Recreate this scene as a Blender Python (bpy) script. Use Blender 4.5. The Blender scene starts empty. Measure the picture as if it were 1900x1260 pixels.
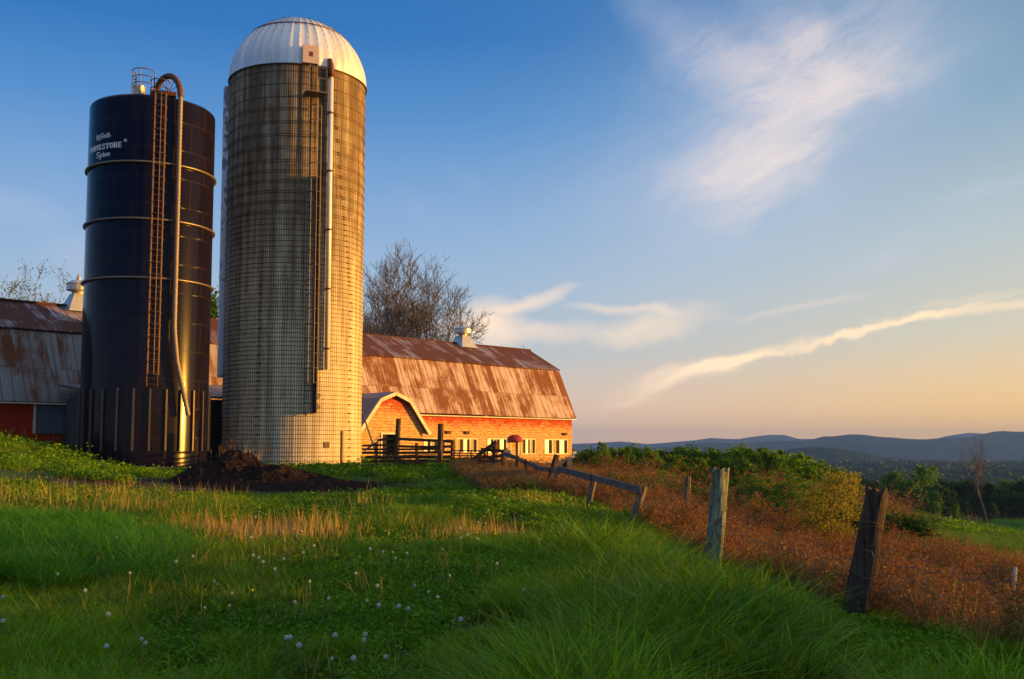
import bpy, bmesh, math, random
import numpy as np
from mathutils import Vector, Matrix
R_ = math.radians
random.seed(7)
rng = np.random.default_rng(11)
scene = bpy.context.scene
COL = scene.collection

# ------------------------------------------------------------------ camera
FPX = 1950.0
PITCH = R_(4.85)
SHIFT = 39.5
EYE = 1.6
cam_d = bpy.data.cameras.new('camera')
cam = bpy.data.objects.new('camera', cam_d)
COL.objects.link(cam)
cam.location = (0, 0, EYE)
cam.rotation_euler = (math.pi / 2 + PITCH, 0, 0)
cam_d.sensor_width = 36
cam_d.lens = FPX / 1900 * 36
cam_d.shift_y = SHIFT / 1900
cam_d.clip_start = 0.1
cam_d.clip_end = 40000
scene.camera = cam
scene.view_settings.view_transform = 'Standard'
scene.view_settings.look = 'None'
scene.view_settings.gamma = 1
scene.view_settings.exposure = 1.38
scene.cycles.max_bounces = 6
scene.cycles.transparent_max_bounces = 8
scene.cycles.volume_bounces = 0
scene.cycles.use_denoising = True


def ray(px, py):
    x = (px - 950) / FPX
    y = (-(py - 630) + SHIFT) / FPX
    c, s = math.cos(PITCH), math.sin(PITCH)
    return Vector((x, c - y * s, s + y * c))


def P(px, py, Y):
    d = ray(px, py)
    return Vector((0, 0, EYE)) + d * (Y / d.y)


def Pz(px, py, z):
    d = ray(px, py)
    return Vector((0, 0, EYE)) + d * ((z - EYE) / d.z)


# ------------------------------------------------------------------ node helpers
class NT:
    def __init__(s, tree):
        s.t = tree
        tree.nodes.clear()

    def n(s, typ, inp=None, **props):
        nd = s.t.nodes.new(typ)
        for k, v in props.items():
            setattr(nd, k, v)
        if inp:
            for k, v in inp.items():
                sock = nd.inputs[k]
                s.put(sock, v)
        return nd

    def put(s, sock, v):
        if isinstance(v, bpy.types.NodeSocket):
            s.t.links.new(v, sock)
        elif isinstance(v, bpy.types.Node):
            s.t.links.new(v.outputs[0], sock)
        else:
            sock.default_value = v

    def m(s, op, a, b=None, c=None, clamp=False):
        nd = s.t.nodes.new('ShaderNodeMath')
        nd.operation = op
        nd.use_clamp = clamp
        for i, v in enumerate((a, b, c)):
            if v is not None:
                s.put(nd.inputs[i], v)
        return nd.outputs[0]

    def mix(s, f, a, b, mode='MIX'):
        nd = s.t.nodes.new('ShaderNodeMix')
        nd.data_type = 'RGBA'
        nd.blend_type = mode
        nd.clamp_factor = True
        s.put(nd.inputs[0], f)
        s.put(nd.inputs[6], a if not isinstance(a, tuple) else (*a[:3], 1))
        s.put(nd.inputs[7], b if not isinstance(b, tuple) else (*b[:3], 1))
        return nd.outputs[2]

    def ramp(s, f, stops, interp='LINEAR'):
        nd = s.t.nodes.new('ShaderNodeValToRGB')
        cr = nd.color_ramp
        cr.interpolation = interp
        while len(cr.elements) < len(stops):
            cr.elements.new(0.5)
        for e, (p, c) in zip(cr.elements, stops):
            e.position = p
            e.color = (c, c, c, 1) if isinstance(c, (int, float)) else (*c[:3], 1)
        s.put(nd.inputs[0], f)
        return nd.outputs[0]

    def noise(s, vec, scale, detail=4, rough=0.55, dist=0.0, dim='3D'):
        nd = s.n('ShaderNodeTexNoise', noise_dimensions=dim)
        if vec is not None:
            s.put(nd.inputs['Vector'], vec)
        nd.inputs['Scale'].default_value = scale
        nd.inputs['Detail'].default_value = detail
        nd.inputs['Roughness'].default_value = rough
        nd.inputs['Distortion'].default_value = dist
        return nd.outputs['Fac']

    def scalev(s, vec, sc):
        nd = s.n('ShaderNodeVectorMath', operation='MULTIPLY')
        s.put(nd.inputs[0], vec)
        nd.inputs[1].default_value = sc
        return nd.outputs[0]


def mat(name, rough=0.8, metallic=0.0, spec=0.4):
    m = bpy.data.materials.new(name)
    m.use_nodes = True
    t = NT(m.node_tree)
    b = t.n('ShaderNodeBsdfPrincipled')
    b.inputs['Roughness'].default_value = rough
    b.inputs['Metallic'].default_value = metallic
    b.inputs['Specular IOR Level'].default_value = spec
    o = t.n('ShaderNodeOutputMaterial')
    t.t.links.new(b.outputs[0], o.inputs[0])
    return m, t, b


def bump(t, b, h, strength=0.5, dist=0.02):
    nd = t.n('ShaderNodeBump', {'Height': h, 'Strength': strength, 'Distance': dist})
    t.put(b.inputs['Normal'], nd.outputs[0])


def flat(name, col, rough=0.7, metallic=0.0, var=0.25, scale=6.0, bstr=0.3, spec=0.4, zs=1.0):
    m, t, b = mat(name, rough, metallic, spec)
    tc = t.n('ShaderNodeTexCoord').outputs['Object']
    v = t.scalev(tc, (1, 1, zs))
    n1 = t.noise(v, scale, 6, 0.6)
    n2 = t.noise(v, scale * 7, 3, 0.6)
    f = t.m('ADD', t.m('MULTIPLY', n1, 0.7), t.m('MULTIPLY', n2, 0.3))
    f = t.ramp(f, [(0.3, 0.0), (0.7, 1.0)])
    d = tuple(c * (1 - var) for c in col)
    l = tuple(min(1, c * (1 + var)) for c in col)
    t.put(b.inputs['Base Color'], t.mix(f, d, l))
    if bstr:
        bump(t, b, f, bstr, 0.01)
    return m


# ------------------------------------------------------------------ world: evening sky
SUN_H, SUN_E = R_(88.5), R_(3.8)       # heading clockwise from +Y, elevation
world = bpy.data.worlds.new('World')
scene.world = world
world.use_nodes = True
wt = NT(world.node_tree)


def azel(px, py):
    d = ray(px, py).normalized()
    return math.atan2(d.x, d.y), math.asin(d.z)


sky = wt.n('ShaderNodeTexSky', sky_type='NISHITA', sun_disc=False)
sky.sun_elevation = SUN_E
sky.sun_rotation = SUN_H
sky.altitude = 200
sky.air_density = 1.0
sky.dust_density = 1.0
sky.ozone_density = 2.0
wtc = wt.n('ShaderNodeTexCoord').outputs['Generated']
sep = wt.n('ShaderNodeSeparateXYZ', {0: wtc})
az = wt.m('ARCTAN2', sep.outputs[0], sep.outputs[1])
el = wt.m('ARCSINE', sep.outputs[2])
#SKYGRAD
# colour of the clear evening sky by elevation, on the side away from the sun and on the sun's side
eln = wt.m('DIVIDE', el, R_(30.0), clamp=True)
away = wt.ramp(eln, [(0.0, (1.0, .63, .38)), (0.07, (.84, .62, .48)), (0.17, (.48, .54, .60)), (0.30, (.32, .47, .66)), (0.42, (.225, .39, .65)), (0.59, (.08, .255, .57)), (0.73, (.020, .16, .47)), (1.0, (.01, .12, .40))])
toward = wt.ramp(eln, [(0.0, (1.22, .60, .06)), (0.08, (1.10, .65, .17)), (0.2, (.74, .64, .42)), (0.36, (.52, .57, .53)), (0.6, (.25, .39, .48)), (0.85, (.13, .26, .38)), (1.0, (.09, .22, .34))])
daz = wt.m('ABSOLUTE', wt.m('SUBTRACT', az, SUN_H))
tow = wt.ramp(wt.m('DIVIDE', daz, R_(110), clamp=True), [(0.35, 1.0), (0.50, .95), (0.61, .72), (0.72, .32), (0.83, 0.04)], 'B_SPLINE')
grad = wt.mix(tow, away, toward)
nis = wt.n('ShaderNodeVectorMath', {0: sky.outputs[0]}, operation='SCALE')
nis.inputs[3].default_value = 0.06
ana = wt.mix(0.12, grad, nis.outputs[0])
# thin evening clouds, laid out by azimuth and elevation
av = wt.n('ShaderNodeCombineXYZ', {0: az, 1: el}).outputs[0]
avs = wt.scalev(av, (1, 1, 1))
wn = wt.n('ShaderNodeTexNoise')
wt.put(wn.inputs['Vector'], avs)
wn.inputs['Scale'].default_value = 9
wn.inputs['Detail'].default_value = 6
wn.inputs['Roughness'].default_value = 0.6
wv = wt.n('ShaderNodeVectorMath', {0: wn.outputs['Color'], 1: (0.5, 0.5, 0.5)}, operation='SUBTRACT')
wv2 = wt.n('ShaderNodeVectorMath', {0: wv.outputs[0]}, operation='SCALE')
wv2.inputs[3].default_value = 0.05
avw = wt.n('ShaderNodeVectorMath', {0: avs, 1: wv2.outputs[0]}, operation='ADD').outputs[0]
# wispy fibre noise, stretched along the drift direction
mp = wt.n('ShaderNodeMapping', {0: avw}, vector_type='TEXTURE')
mp.inputs['Rotation'].default_value = (0, 0, R_(22))
mp.inputs['Scale'].default_value = (2.6, 0.8, 1)
fib = wt.noise(mp.outputs[0], 20, 12, 0.70, 0.5)
fib = wt.ramp(fib, [(0.25, 0.42), (0.75, 1.0)])


def blobs(lst):
    tot = None
    for (px, py, rx, ry, rot, k) in lst:
        a, e = azel(px, py)
        mpn = wt.n('ShaderNodeMapping', {0: avw}, vector_type='TEXTURE')
        mpn.inputs['Location'].default_value = (a, e, 0)
        mpn.inputs['Rotation'].default_value = (0, 0, R_(rot))
        mpn.inputs['Scale'].default_value = (rx / 1950, ry / 1950, 1)
        g = wt.n('ShaderNodeTexGradient', {0: mpn.outputs[0]}, gradient_type='SPHERICAL').outputs['Fac']
        g = wt.m('MULTIPLY', wt.m('SMOOTH_MIN', g, 0.75, 0.3), k)
        tot = g if tot is None else wt.m('ADD', tot, g)
    return tot


high = blobs([(1450, 215, 460, 280, 40, .52), (1480, 180, 620, 360, 30, .25), (1560, 130, 330, 180, 20, .32), (1380, 330, 240, 120, 15, .35), (1490, 240, 150, 80, 45, .25), (1375, 320, 170, 90, 10, .5), (1270, 60, 300, 75, -38, .5),
              (1470, 80, 160, 90, -50, .4), (1620, 130, 260, 80, 5, .22), (1620, 490, 110, 40, 18, .5), (1850, 345, 110, 16, 12, .45), (1760, 430, 300, 90, 25, .18),
              (770, 385, 70, 26, -50, .12), (860, 345, 60, 26, -40, .10), (20, 385, 110, 40, -8, .38), (135, 465, 80, 50, -12, .45), (1130, 345, 190, 80, 20, .14),
              (40, 610, 260, 60, 0, .2), (1480, 575, 160, 12, 5, .35)])
low = blobs([(995, 558, 95, 20, 20, 1.0), (900, 598, 90, 50, 15, 1.05), (940, 622, 200, 28, 0, .55), (1010, 625, 190, 26, 4, .4), (1215, 605, 150, 36, 14, .62), (1150, 578, 120, 14, -6, .7), (1190, 628, 110, 28, 6, .55),
             (1375, 662, 150, 12, 13, .95), (1500, 640, 230, 8, 11, .85), (1660, 605, 230, 8, 12, .8), (1830, 577, 210, 11, 5, .9), (1340, 672, 90, 18, 16, .6), (1240, 712, 160, 12, 20, .5), (1470, 575, 160, 8, 5, .35), (1800, 560, 120, 7, 8, .3), (1230, 705, 140, 24, 14, .6), (1160, 742, 90, 12, 4, .5), (1290, 690, 120, 26, 14, .6)])
cf1 = wt.m('MULTIPLY', high, fib, clamp=True)
cf1 = wt.m('MULTIPLY', cf1, 0.80, clamp=True)
cf2 = wt.m('MULTIPLY', low, fib, clamp=True)
c1 = wt.mix(wt.ramp(cf1, [(0.25, 0.0), (0.6, 1.0)]), (.50, .53, .64), (.80, .68, .64))
c2 = wt.mix(tow, (1.05, .78, .55), (1.08, .79, .46))
w1 = wt.mix(cf1, ana, c1)
w2 = wt.mix(cf2, w1, c2)
# added bright veil overhead, unseen above the frame, lifts the fill in shade
fill_veil = wt.ramp(wt.m('DIVIDE', el, R_(90), clamp=True), [(0.34, 0.0), (0.55, .5), (1.0, .6)])
fill_veil = wt.m('MULTIPLY', fill_veil, wt.m('ADD', .55, wt.m('MULTIPLY', wt.noise(wtc, 2.5, 5, .6), .8)), clamp=True)
w2 = wt.mix(fill_veil, w2, (.66, .68, .70))
SKYK = 0.478
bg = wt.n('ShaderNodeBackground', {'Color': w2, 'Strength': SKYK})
wo = wt.n('ShaderNodeOutputWorld')
wt.t.links.new(bg.outputs[0], wo.inputs[0])

# ------------------------------------------------------------------ sun
sd = bpy.data.lights.new('sun', 'SUN')
sd.energy = 5.0
sd.angle = R_(0.6)
sd.color = (1.0, 0.46, 0.06)
sun = bpy.data.objects.new('sun', sd)
COL.objects.link(sun)
sv = Vector((math.sin(SUN_H) * math.cos(SUN_E), math.cos(SUN_H) * math.cos(SUN_E), math.sin(SUN_E)))
sun.rotation_euler = sv.to_track_quat('Z', 'Y').to_euler()
sun.location = sv * 60


# ------------------------------------------------------------------ object helpers
def tag(o, label=None, cat=None, group=None, kind=None):
    if label: o['label'] = label
    if cat: o['category'] = cat
    if group: o['group'] = group
    if kind: o['kind'] = kind
    return o


def empty(name, loc, rz=0.0, label=None, cat=None, group=None):
    o = bpy.data.objects.new(name, None)
    COL.objects.link(o)
    o.location = loc
    o.rotation_euler = (0, 0, rz)
    o.empty_display_size = 0.3
    tag(o, label, cat, group)
    return o


def link(name, me, m=None, parent=None, loc=None):
    o = bpy.data.objects.new(name, me)
    COL.objects.link(o)
    if m is not None and not me.materials:
        me.materials.append(m)
    if parent is not None:
        o.parent = parent
    if loc is not None:
        o.location = loc
    return o


def npmesh(name, V, F, uv=None, smooth=False):
    """V (n,3), F list of arrays (each (k,3) or (k,4)) or one array."""
    if isinstance(F, np.ndarray):
        F = [F]
    me = bpy.data.meshes.new(name)
    V = np.asarray(V, dtype=np.float32)
    me.vertices.add(len(V))
    me.vertices.foreach_set('co', V.ravel())
    idx = np.concatenate([f.ravel() for f in F]).astype(np.int32)
    cnt = np.concatenate([np.full(len(f), f.shape[1]) for f in F]).astype(np.int32)
    st = np.concatenate([[0], np.cumsum(cnt)[:-1]]).astype(np.int32)
    me.loops.add(len(idx))
    me.loops.foreach_set('vertex_index', idx)
    me.polygons.add(len(cnt))
    me.polygons.foreach_set('loop_start', st)
    if uv is not None:
        l = me.uv_layers.new(name='UVMap')
        l.data.foreach_set('uv', np.asarray(uv, dtype=np.float32)[idx].ravel())
    me.polygons.foreach_set('use_smooth', np.full(len(cnt), bool(smooth)))
    me.update(calc_edges=True)
    me.validate()
    return me


class MB:
    """collects simple solids and links them as ONE mesh object"""
    def __init__(s):
        s.V = []; s.Q = []; s.T = []; s.n = 0; s.N = []

    def _add(s, V, quads=None, tris=None):
        V = np.asarray(V, dtype=float)
        s.V.append(V)
        if quads is not None and len(quads): s.Q.append(np.asarray(quads) + s.n)
        if tris is not None and len(tris): s.T.append(np.asarray(tris) + s.n)
        s.n += len(V)
        return s

    def box(s, a, b, M=None):
        x0, y0, z0 = a; x1, y1, z1 = b
        V = np.array([(x0, y0, z0), (x1, y0, z0), (x1, y1, z0), (x0, y1, z0), (x0, y0, z1), (x1, y0, z1), (x1, y1, z1), (x0, y1, z1)], dtype=float)
        if M is not None:
            V = np.array([tuple(M @ Vector(v)) for v in V])
        return s._add(V, [(0, 3, 2, 1), (4, 5, 6, 7), (0, 1, 5, 4), (1, 2, 6, 5), (2, 3, 7, 6), (3, 0, 4, 7)])

    def tube(s, pts, rad, seg=8, cap=True, closed=False):
        pts = [Vector(p) for p in pts]
        n = len(pts)
        if not hasattr(rad, '__len__'): rad = [rad] * n
        rings = []
        ref = None
        for i, p in enumerate(pts):
            if closed:
                d = pts[(i + 1) % n] - pts[i - 1]
            else:
                d = pts[min(i + 1, n - 1)] - pts[max(i - 1, 0)]
            d.normalize()
            if ref is None:
                ref = Vector((0, 0, 1)) if abs(d.z) < 0.9 else Vector((1, 0, 0))
            u = (ref - d * ref.dot(d))
            if u.length < 1e-4:
                u = d.orthogonal()
            u.normalize()
            ref = u
            w = d.cross(u)
            rings.append([tuple(p + (u * math.cos(a) + w * math.sin(a)) * rad[i]) for a in [2 * math.pi * k / seg for k in range(seg)]])
        V = [v for r in rings for v in r]
        Q = []
        m = n if closed else n - 1
        for i in range(m):
            for k in range(seg):
                a = i * seg + k; b = i * seg + (k + 1) % seg
                c = ((i + 1) % n) * seg + (k + 1) % seg; d = ((i + 1) % n) * seg + k
                Q.append((a, b, c, d))
        T = []
        if cap and not closed:
            V.append(tuple(pts[0])); V.append(tuple(pts[-1]))
            c0 = len(V) - 2; c1 = len(V) - 1
            for k in range(seg):
                T.append((c0, (k + 1) % seg, k))
                T.append((c1, (n - 1) * seg + k, (n - 1) * seg + (k + 1) % seg))
        return s._add(V, Q, T)

    def bar(s, p, q, w, h):
        """rectangular board from p to q, w horizontal thickness, h height"""
        p = Vector(p); q = Vector(q)
        d = (q - p).normalized()
        side = d.cross(Vector((0, 0, 1)))
        if side.length < 1e-3: side = Vector((1, 0, 0))
        side.normalize()
        up = side.cross(d)
        V = []
        for c in (p, q):
            for (i, j) in ((-1, -1), (1, -1), (1, 1), (-1, 1)):
                V.append(tuple(c + side * (w / 2 * i) + up * (h / 2 * j)))
        return s._add(V, [(0, 3, 2, 1), (4, 5, 6, 7), (0, 1, 5, 4), (1, 2, 6, 5), (2, 3, 7, 6), (3, 0, 4, 7)])

    def prism(s, poly, y0, y1):
        """poly in xz, extruded along y; triangulated fan (convex)"""
        n = len(poly)
        V = [(x, y0, z) for x, z in poly] + [(x, y1, z) for x, z in poly]
        Q = [(k, (k + 1) % n, n + (k + 1) % n, n + k) for k in range(n)]
        T = []
        for k in range(1, n - 1):
            T.append((0, k + 1, k)); T.append((n, n + k, n + k + 1))
        return s._add(V, Q, T)

    def mesh(s, name, smooth=False):
        F = []
        if s.Q: F.append(np.concatenate(s.Q))
        if s.T: F.append(np.concatenate(s.T))
        return npmesh(name, np.concatenate(s.V), F, smooth=smooth)

    def build(s, name, m, parent=None, smooth=False):
        return link(name, s.mesh(name, smooth), m, parent)


def copy_tree(o, parent=None):
    c = o.copy()
    COL.objects.link(c)
    if parent is not None:
        c.parent = parent
    for ch in [x for x in o.children]:
        copy_tree(ch, c)
    return c


# numpy value noise (2D) for terrain and scatter masks
_perm = rng.random((256, 256))


def vnoise(x, y, s=1.0, ox=0.0, oy=0.0):
    x = np.asarray(x, dtype=float) / s + ox + 1000; y = np.asarray(y, dtype=float) / s + oy + 1000
    xi = np.floor(x).astype(int); yi = np.floor(y).astype(int)
    fx = x - xi; fy = y - yi
    fx = fx * fx * (3 - 2 * fx); fy = fy * fy * (3 - 2 * fy)
    a = _perm[xi % 256, yi % 256]; b = _perm[(xi + 1) % 256, yi % 256]
    c = _perm[xi % 256, (yi + 1) % 256]; d = _perm[(xi + 1) % 256, (yi + 1) % 256]
    return (a * (1 - fx) + b * fx) * (1 - fy) + (c * (1 - fx) + d * fx) * fy


def fbm(x, y, s=1.0, o=4, ox=0.0):
    t = 0; a = 0.5
    for i in range(o):
        t = t + a * vnoise(x, y, s / 2 ** i, ox + i * 17.3, i * 5.1)
        a *= 0.5
    return t


def smooth(a, b, x):
    t = np.clip((np.asarray(x, dtype=float) - a) / (b - a), 0, 1)
    return t * t * (3 - 2 * t)

# ------------------------------------------------------------------ terrain
_cp = [(0, 0, 0), (-6, 3, .02), (6, 3, -.1), (0, 8, 0), (-4, 9, 0), (-9, 14, .12), (0, -15, 0), (-20, -10, .3), (20, -10, -1.3),
       (-35, 40, 2.8), (-20, 10, .5), (-30, 62, 2.3), (-10, 76, 1.0), (-22, 52, 1.1), (30, 70, -3), (60, 60, -8), (50, 40, -4.5), (40, 20, -3), (20, 10, -1.4),
       (15, 105, -4.2), (-10, 112, -3), (-60, 100, 0), (-60, 40, 3.5), (-60, 0, 2), (60, 0, -5), (60, -20, -5), (-60, -40, 1), (0, -50, 0), (60, -60, -4),
       (10, 95, -3.2), (25, 95, -4.5), (50, 100, -8.5), (80, 110, -10), (90, 40, -9), (90, 0, -8), (-10, 30, .3), (5.2, 89, .2)]
for (px, py, Y) in [(950, 1000, 18), (700, 940, 28), (700, 900, 40), (560, 876, 50), (266, 880, 50), (541, 873, 53.5), (800, 874, 50), (900, 872, 50), (1000, 920, 33),
                    (1100, 942, 27), (1185, 974, 21.7), (1325, 1050, 14.7), (1600, 1152, 10), (0, 960, 20), (0, 885, 33), (0, 834, 44), (100, 862, 46), (60, 826, 50),
                    (1250, 890, 50), (1100, 868, 58), (1420, 895, 44), (1500, 905, 42), (1560, 938, 38), (1640, 990, 33), (1800, 1015, 30), (1900, 1030, 27), (1900, 1150, 13), (1750, 1080, 19),
                    (1450, 995, 24), (1300, 968, 26), (400, 905, 38)]:
    p = P(px, py, Y)
    _cp.append(tuple(p))
_cp = np.array(_cp, dtype=float)
# the vegetation seen beyond the fence is about knee to waist high: the earth lies that much lower
_k = (_cp[:, 0] > 3.6) & (_cp[:, 1] > 12) & (_cp[:, 1] < 70)
_cp[_k, 2] -= .75
_k = (_cp[:, 0] > 3.6) & (_cp[:, 1] > 40) & (_cp[:, 1] < 105)
_cp[_k, 2] -= .55


def _phi(r2):
    return 0.5 * r2 * np.log(r2 + 1e-9)


_n = len(_cp)
_A = np.zeros((_n + 3, _n + 3))
_d2 = ((_cp[:, None, :2] - _cp[None, :, :2]) ** 2).sum(-1)
_A[:_n, :_n] = _phi(_d2) + np.eye(_n) * 3.0
_A[:_n, _n] = 1; _A[:_n, _n + 1:] = _cp[:, :2]
_A[_n, :_n] = 1; _A[_n + 1:, :_n] = _cp[:, :2].T
_w = np.linalg.solve(_A, np.concatenate([_cp[:, 2], [0, 0, 0]]))


def H(x, y):
    x = np.asarray(x, dtype=float); y = np.asarray(y, dtype=float)
    sh = x.shape
    x = x.ravel(); y = y.ravel()
    out = np.zeros(len(x))
    for i in range(0, len(x), 20000):
        xs = np.clip(x[i:i + 20000], -120, 140); ys = np.clip(y[i:i + 20000], -90, 150)
        d2 = (xs[:, None] - _cp[None, :, 0]) ** 2 + (ys[:, None] - _cp[None, :, 1]) ** 2
        out[i:i + 20000] = _phi(d2) @ _w[:_n] + _w[_n] + _w[_n + 1] * xs + _w[_n + 2] * ys
    r = np.hypot(x, y)
    far = np.interp(r, [90, 150, 230, 300, 420, 1000, 3000, 14000], [-8, -11.1, -13.4, -17, -27, -44, -52, -60])
    k = smooth(95, 150, r)
    near = out + (fbm(x, y, 2.2, 3) - 0.44) * 0.16
    z = near * (1 - k) + (far + (fbm(x, y, 30, 4) - .45) * 1.2) * k
    return z.reshape(sh)


def h1(x, y):
    return float(H(np.array([x]), np.array([y]))[0])


nr, na = 330, 540
rr = np.concatenate([[0.0], np.geomspace(1.0, 7900, nr)])
aa = np.linspace(-math.pi, math.pi, na, endpoint=False)
# finer angular steps inside the view
aa = np.sort(np.concatenate([np.linspace(-R_(34), R_(34), 420), np.linspace(R_(34), 2 * math.pi - R_(34), 170)[1:-1]]))
na = len(aa)
RR, AA = np.meshgrid(rr[1:], aa, indexing='ij')
GX = RR * np.sin(AA); GY = RR * np.cos(AA)
GZ = H(GX, GY)
V = np.concatenate([[[0, 0, h1(0, 0)]], np.stack([GX, GY, GZ], -1).reshape(-1, 3)])
ii, jj = np.meshgrid(np.arange(nr - 1), np.arange(na), indexing='ij')
a0 = 1 + ii * na + jj; a1 = 1 + ii * na + (jj + 1) % na
b0 = a0 + na; b1 = a1 + na
Fq = np.stack([a0, b0, b1, a1], -1).reshape(-1, 4)
jt = np.arange(na)
Ft = np.stack([np.zeros(na, int), 1 + jt, 1 + (jt + 1) % na], -1)
gm, t, b = mat('ground_earth', 0.95, 0, 0.15)
geo = t.n('ShaderNodeNewGeometry').outputs['Position']
n1 = t.noise(geo, 0.6, 6, 0.6)
n2 = t.noise(geo, 7.0, 5, 0.65)
n3 = t.noise(geo, 0.12, 4, 0.6)
green = t.mix(t.ramp(n2, [(0.35, 0.0), (0.65, 1.0)]), (.018, .045, .008), (.05, .105, .016))
green = t.mix(t.ramp(n1, [(0.35, 0.0), (0.65, 1.0)]), green, (.07, .095, .02))
soil = t.mix(n2, (.014, .010, .007), (.05, .036, .024))
# worn earth round the heap and on the track
sp_ = t.n('ShaderNodeSeparateXYZ', {0: geo})
hp = P(470, 900, 39)


def ell(cx, cy, rx, ry):
    ex = t.m('DIVIDE', t.m('SUBTRACT', sp_.outputs[0], cx), rx)
    ey = t.m('DIVIDE', t.m('SUBTRACT', sp_.outputs[1], cy), ry)
    return t.m('SUBTRACT', 1.0, t.m('SQRT', t.m('ADD', t.m('MULTIPLY', ex, ex), t.m('MULTIPLY', ey, ey))))


msk = t.m('MAXIMUM', ell(hp.x + .8, hp.y - 2.5, 8.5, 7.0), ell(-2.2, 6.9, 1.0, .9))
msk = t.m('MAXIMUM', msk, ell(-3.0, 26, 3.0, 1.2))
msk = t.m('ADD', msk, t.m('MULTIPLY', t.m('SUBTRACT', n1, 0.5), 1.6))
msk = t.ramp(msk, [(0.0, 0.0), (0.35, 1.0)])
thin = t.m('MULTIPLY', t.ramp(n1, [(0.5, 0.0), (0.62, 1.0)]), 0.6)
nearc = t.mix(t.m('MAXIMUM', msk, thin), green, soil)
rad_ = t.n('ShaderNodeVectorMath', {0: geo}, operation='LENGTH').outputs['Value']
farm = t.ramp(t.m('DIVIDE', rad_, 300.0), [(0.36, 0.0), (0.42, 1.0)])
fieldc = t.mix(t.ramp(t.noise(geo, 0.06, 5, 0.6), [(0.4, 0.0), (0.6, 1.0)]), (.03, .10, .012), (.07, .15, .02))
forest = t.mix(t.ramp(t.noise(geo, 0.02, 8, 0.7), [(0.4, 0.0), (0.6, 1.0)]), (.01, .025, .006), (.03, .06, .012))
farc = t.mix(t.ramp(t.m('DIVIDE', rad_, 1000.0), [(0.3, 0.0), (0.34, 1.0)]), fieldc, forest)
t.put(b.inputs['Base Color'], t.mix(farm, nearc, farc))
bump(t, b, t.m('ADD', n2, t.m('MULTIPLY', n1, 2.0)), 0.7, 0.05)
ground = link('ground', npmesh('ground', V, [Fq, Ft], smooth=True), gm)
tag(ground, 'grassy farmyard slope falling away to fields and a wooded valley', 'ground', kind='structure')

# ------------------------------------------------------------------ hills


def hill_mat(name, c1, c2, s1, s2):
    m, t, b = mat(name, 1.0, 0, 0.0)
    g = t.n('ShaderNodeNewGeometry').outputs['Position']
    a = t.noise(g, s1, 6, 0.6)
    v = t.n('ShaderNodeTexVoronoi', {'Vector': g, 'Scale': s2}).outputs['Distance']
    f = t.ramp(t.m('ADD', t.m('MULTIPLY', a, 0.8), t.m('MULTIPLY', v, 0.3)), [(0.35, 0.0), (0.7, 1.0)])
    t.put(b.inputs['Base Color'], t.mix(f, c1, c2))
    bump(t, b, t.m('ADD', a, v), 0.8, 8.0)
    return m


def ridge(pts, dist, width, base, m, detail, label):
    """pts: crest pixels (px, py) of the photograph, turned into azimuth and height at distance dist"""
    azs = []; hs = []
    for px, py in pts:
        d = ray(px, py)
        azs.append(math.atan2(d.x, d.y)); hs.append(EYE + d.z / math.hypot(d.x, d.y) * dist)
    A = np.linspace(R_(-6), R_(48), 700)
    cr = np.interp(A, azs, hs)
    k = np.exp(-np.linspace(-2, 2, 9) ** 2); k /= k.sum()
    cr = np.convolve(np.pad(cr, 4, mode='edge'), k, mode='valid')
    cr = cr + (fbm(A * 400, A * 0, 9.0, 5) - 0.47) * detail
    U = np.linspace(-1, 1, 46)
    UU, AAh = np.meshgrid(U, A, indexing='ij')
    off = (fbm(AAh * 60, UU * 0 + 3, 5.0, 3, ox=9) - .45) * width * 0.7
    RRh = dist + UU * width + off * (1 - UU ** 2)
    prof = np.exp(-(UU * 1.9) ** 2)
    gul = (fbm(RRh * np.sin(AAh), RRh * np.cos(AAh), width * 0.35, 4) - 0.47)
    Z = base + (cr[None, :] - base) * prof + gul * (1 - prof) * prof * 4 * (cr[None, :] - base) * 0.35
    V = np.stack([RRh * np.sin(AAh), RRh * np.cos(AAh), Z], -1).reshape(-1, 3)
    nn = len(A)
    i, j = np.meshgrid(np.arange(len(U) - 1), np.arange(nn - 1), indexing='ij')
    q = np.stack([i * nn + j, i * nn + j + 1, (i + 1) * nn + j + 1, (i + 1) * nn + j], -1).reshape(-1, 4)[:, ::-1]
    o = link('hills', npmesh('hills', V, q, smooth=True), m)
    tag(o, label, 'hills', kind='structure')
    return o


hm_far = hill_mat('far_hill_forest', (.010, .022, .012), (.03, .05, .022), 0.0012, 0.02)
hm_mid = hill_mat('mid_hill_forest', (.008, .022, .008), (.035, .06, .02), 0.002, 0.04)
ridge([(900, 826), (1050, 824), (1100, 822), (1150, 819), (1200, 824), (1250, 820), (1290, 817), (1320, 813), (1370, 815), (1400, 810), (1430, 807), (1457, 807), (1480, 814), (1550, 815), (1730, 816), (1760, 808),
       (1800, 802), (1825, 804), (1860, 803), (1900, 801), (2000, 806), (2400, 812)], 7250, 500, -60, hm_far, 6, 'farthest pale blue mountain ridge under the orange sky')
ridge([(1100, 835), (1250, 828), (1290, 823), (1320, 821), (1380, 823), (1430, 819), (1500, 817), (1528, 810), (1547, 810), (1580, 806), (1600, 807), (1640, 811), (1690, 814), (1720, 815), (1760, 812), (1800, 810), (1840, 800),
       (1860, 799), (1900, 802), (2000, 800), (2400, 806)], 4600, 800, -58, hm_mid, 7, 'middle blue-grey mountain ridge with a rounded double summit')
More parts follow.
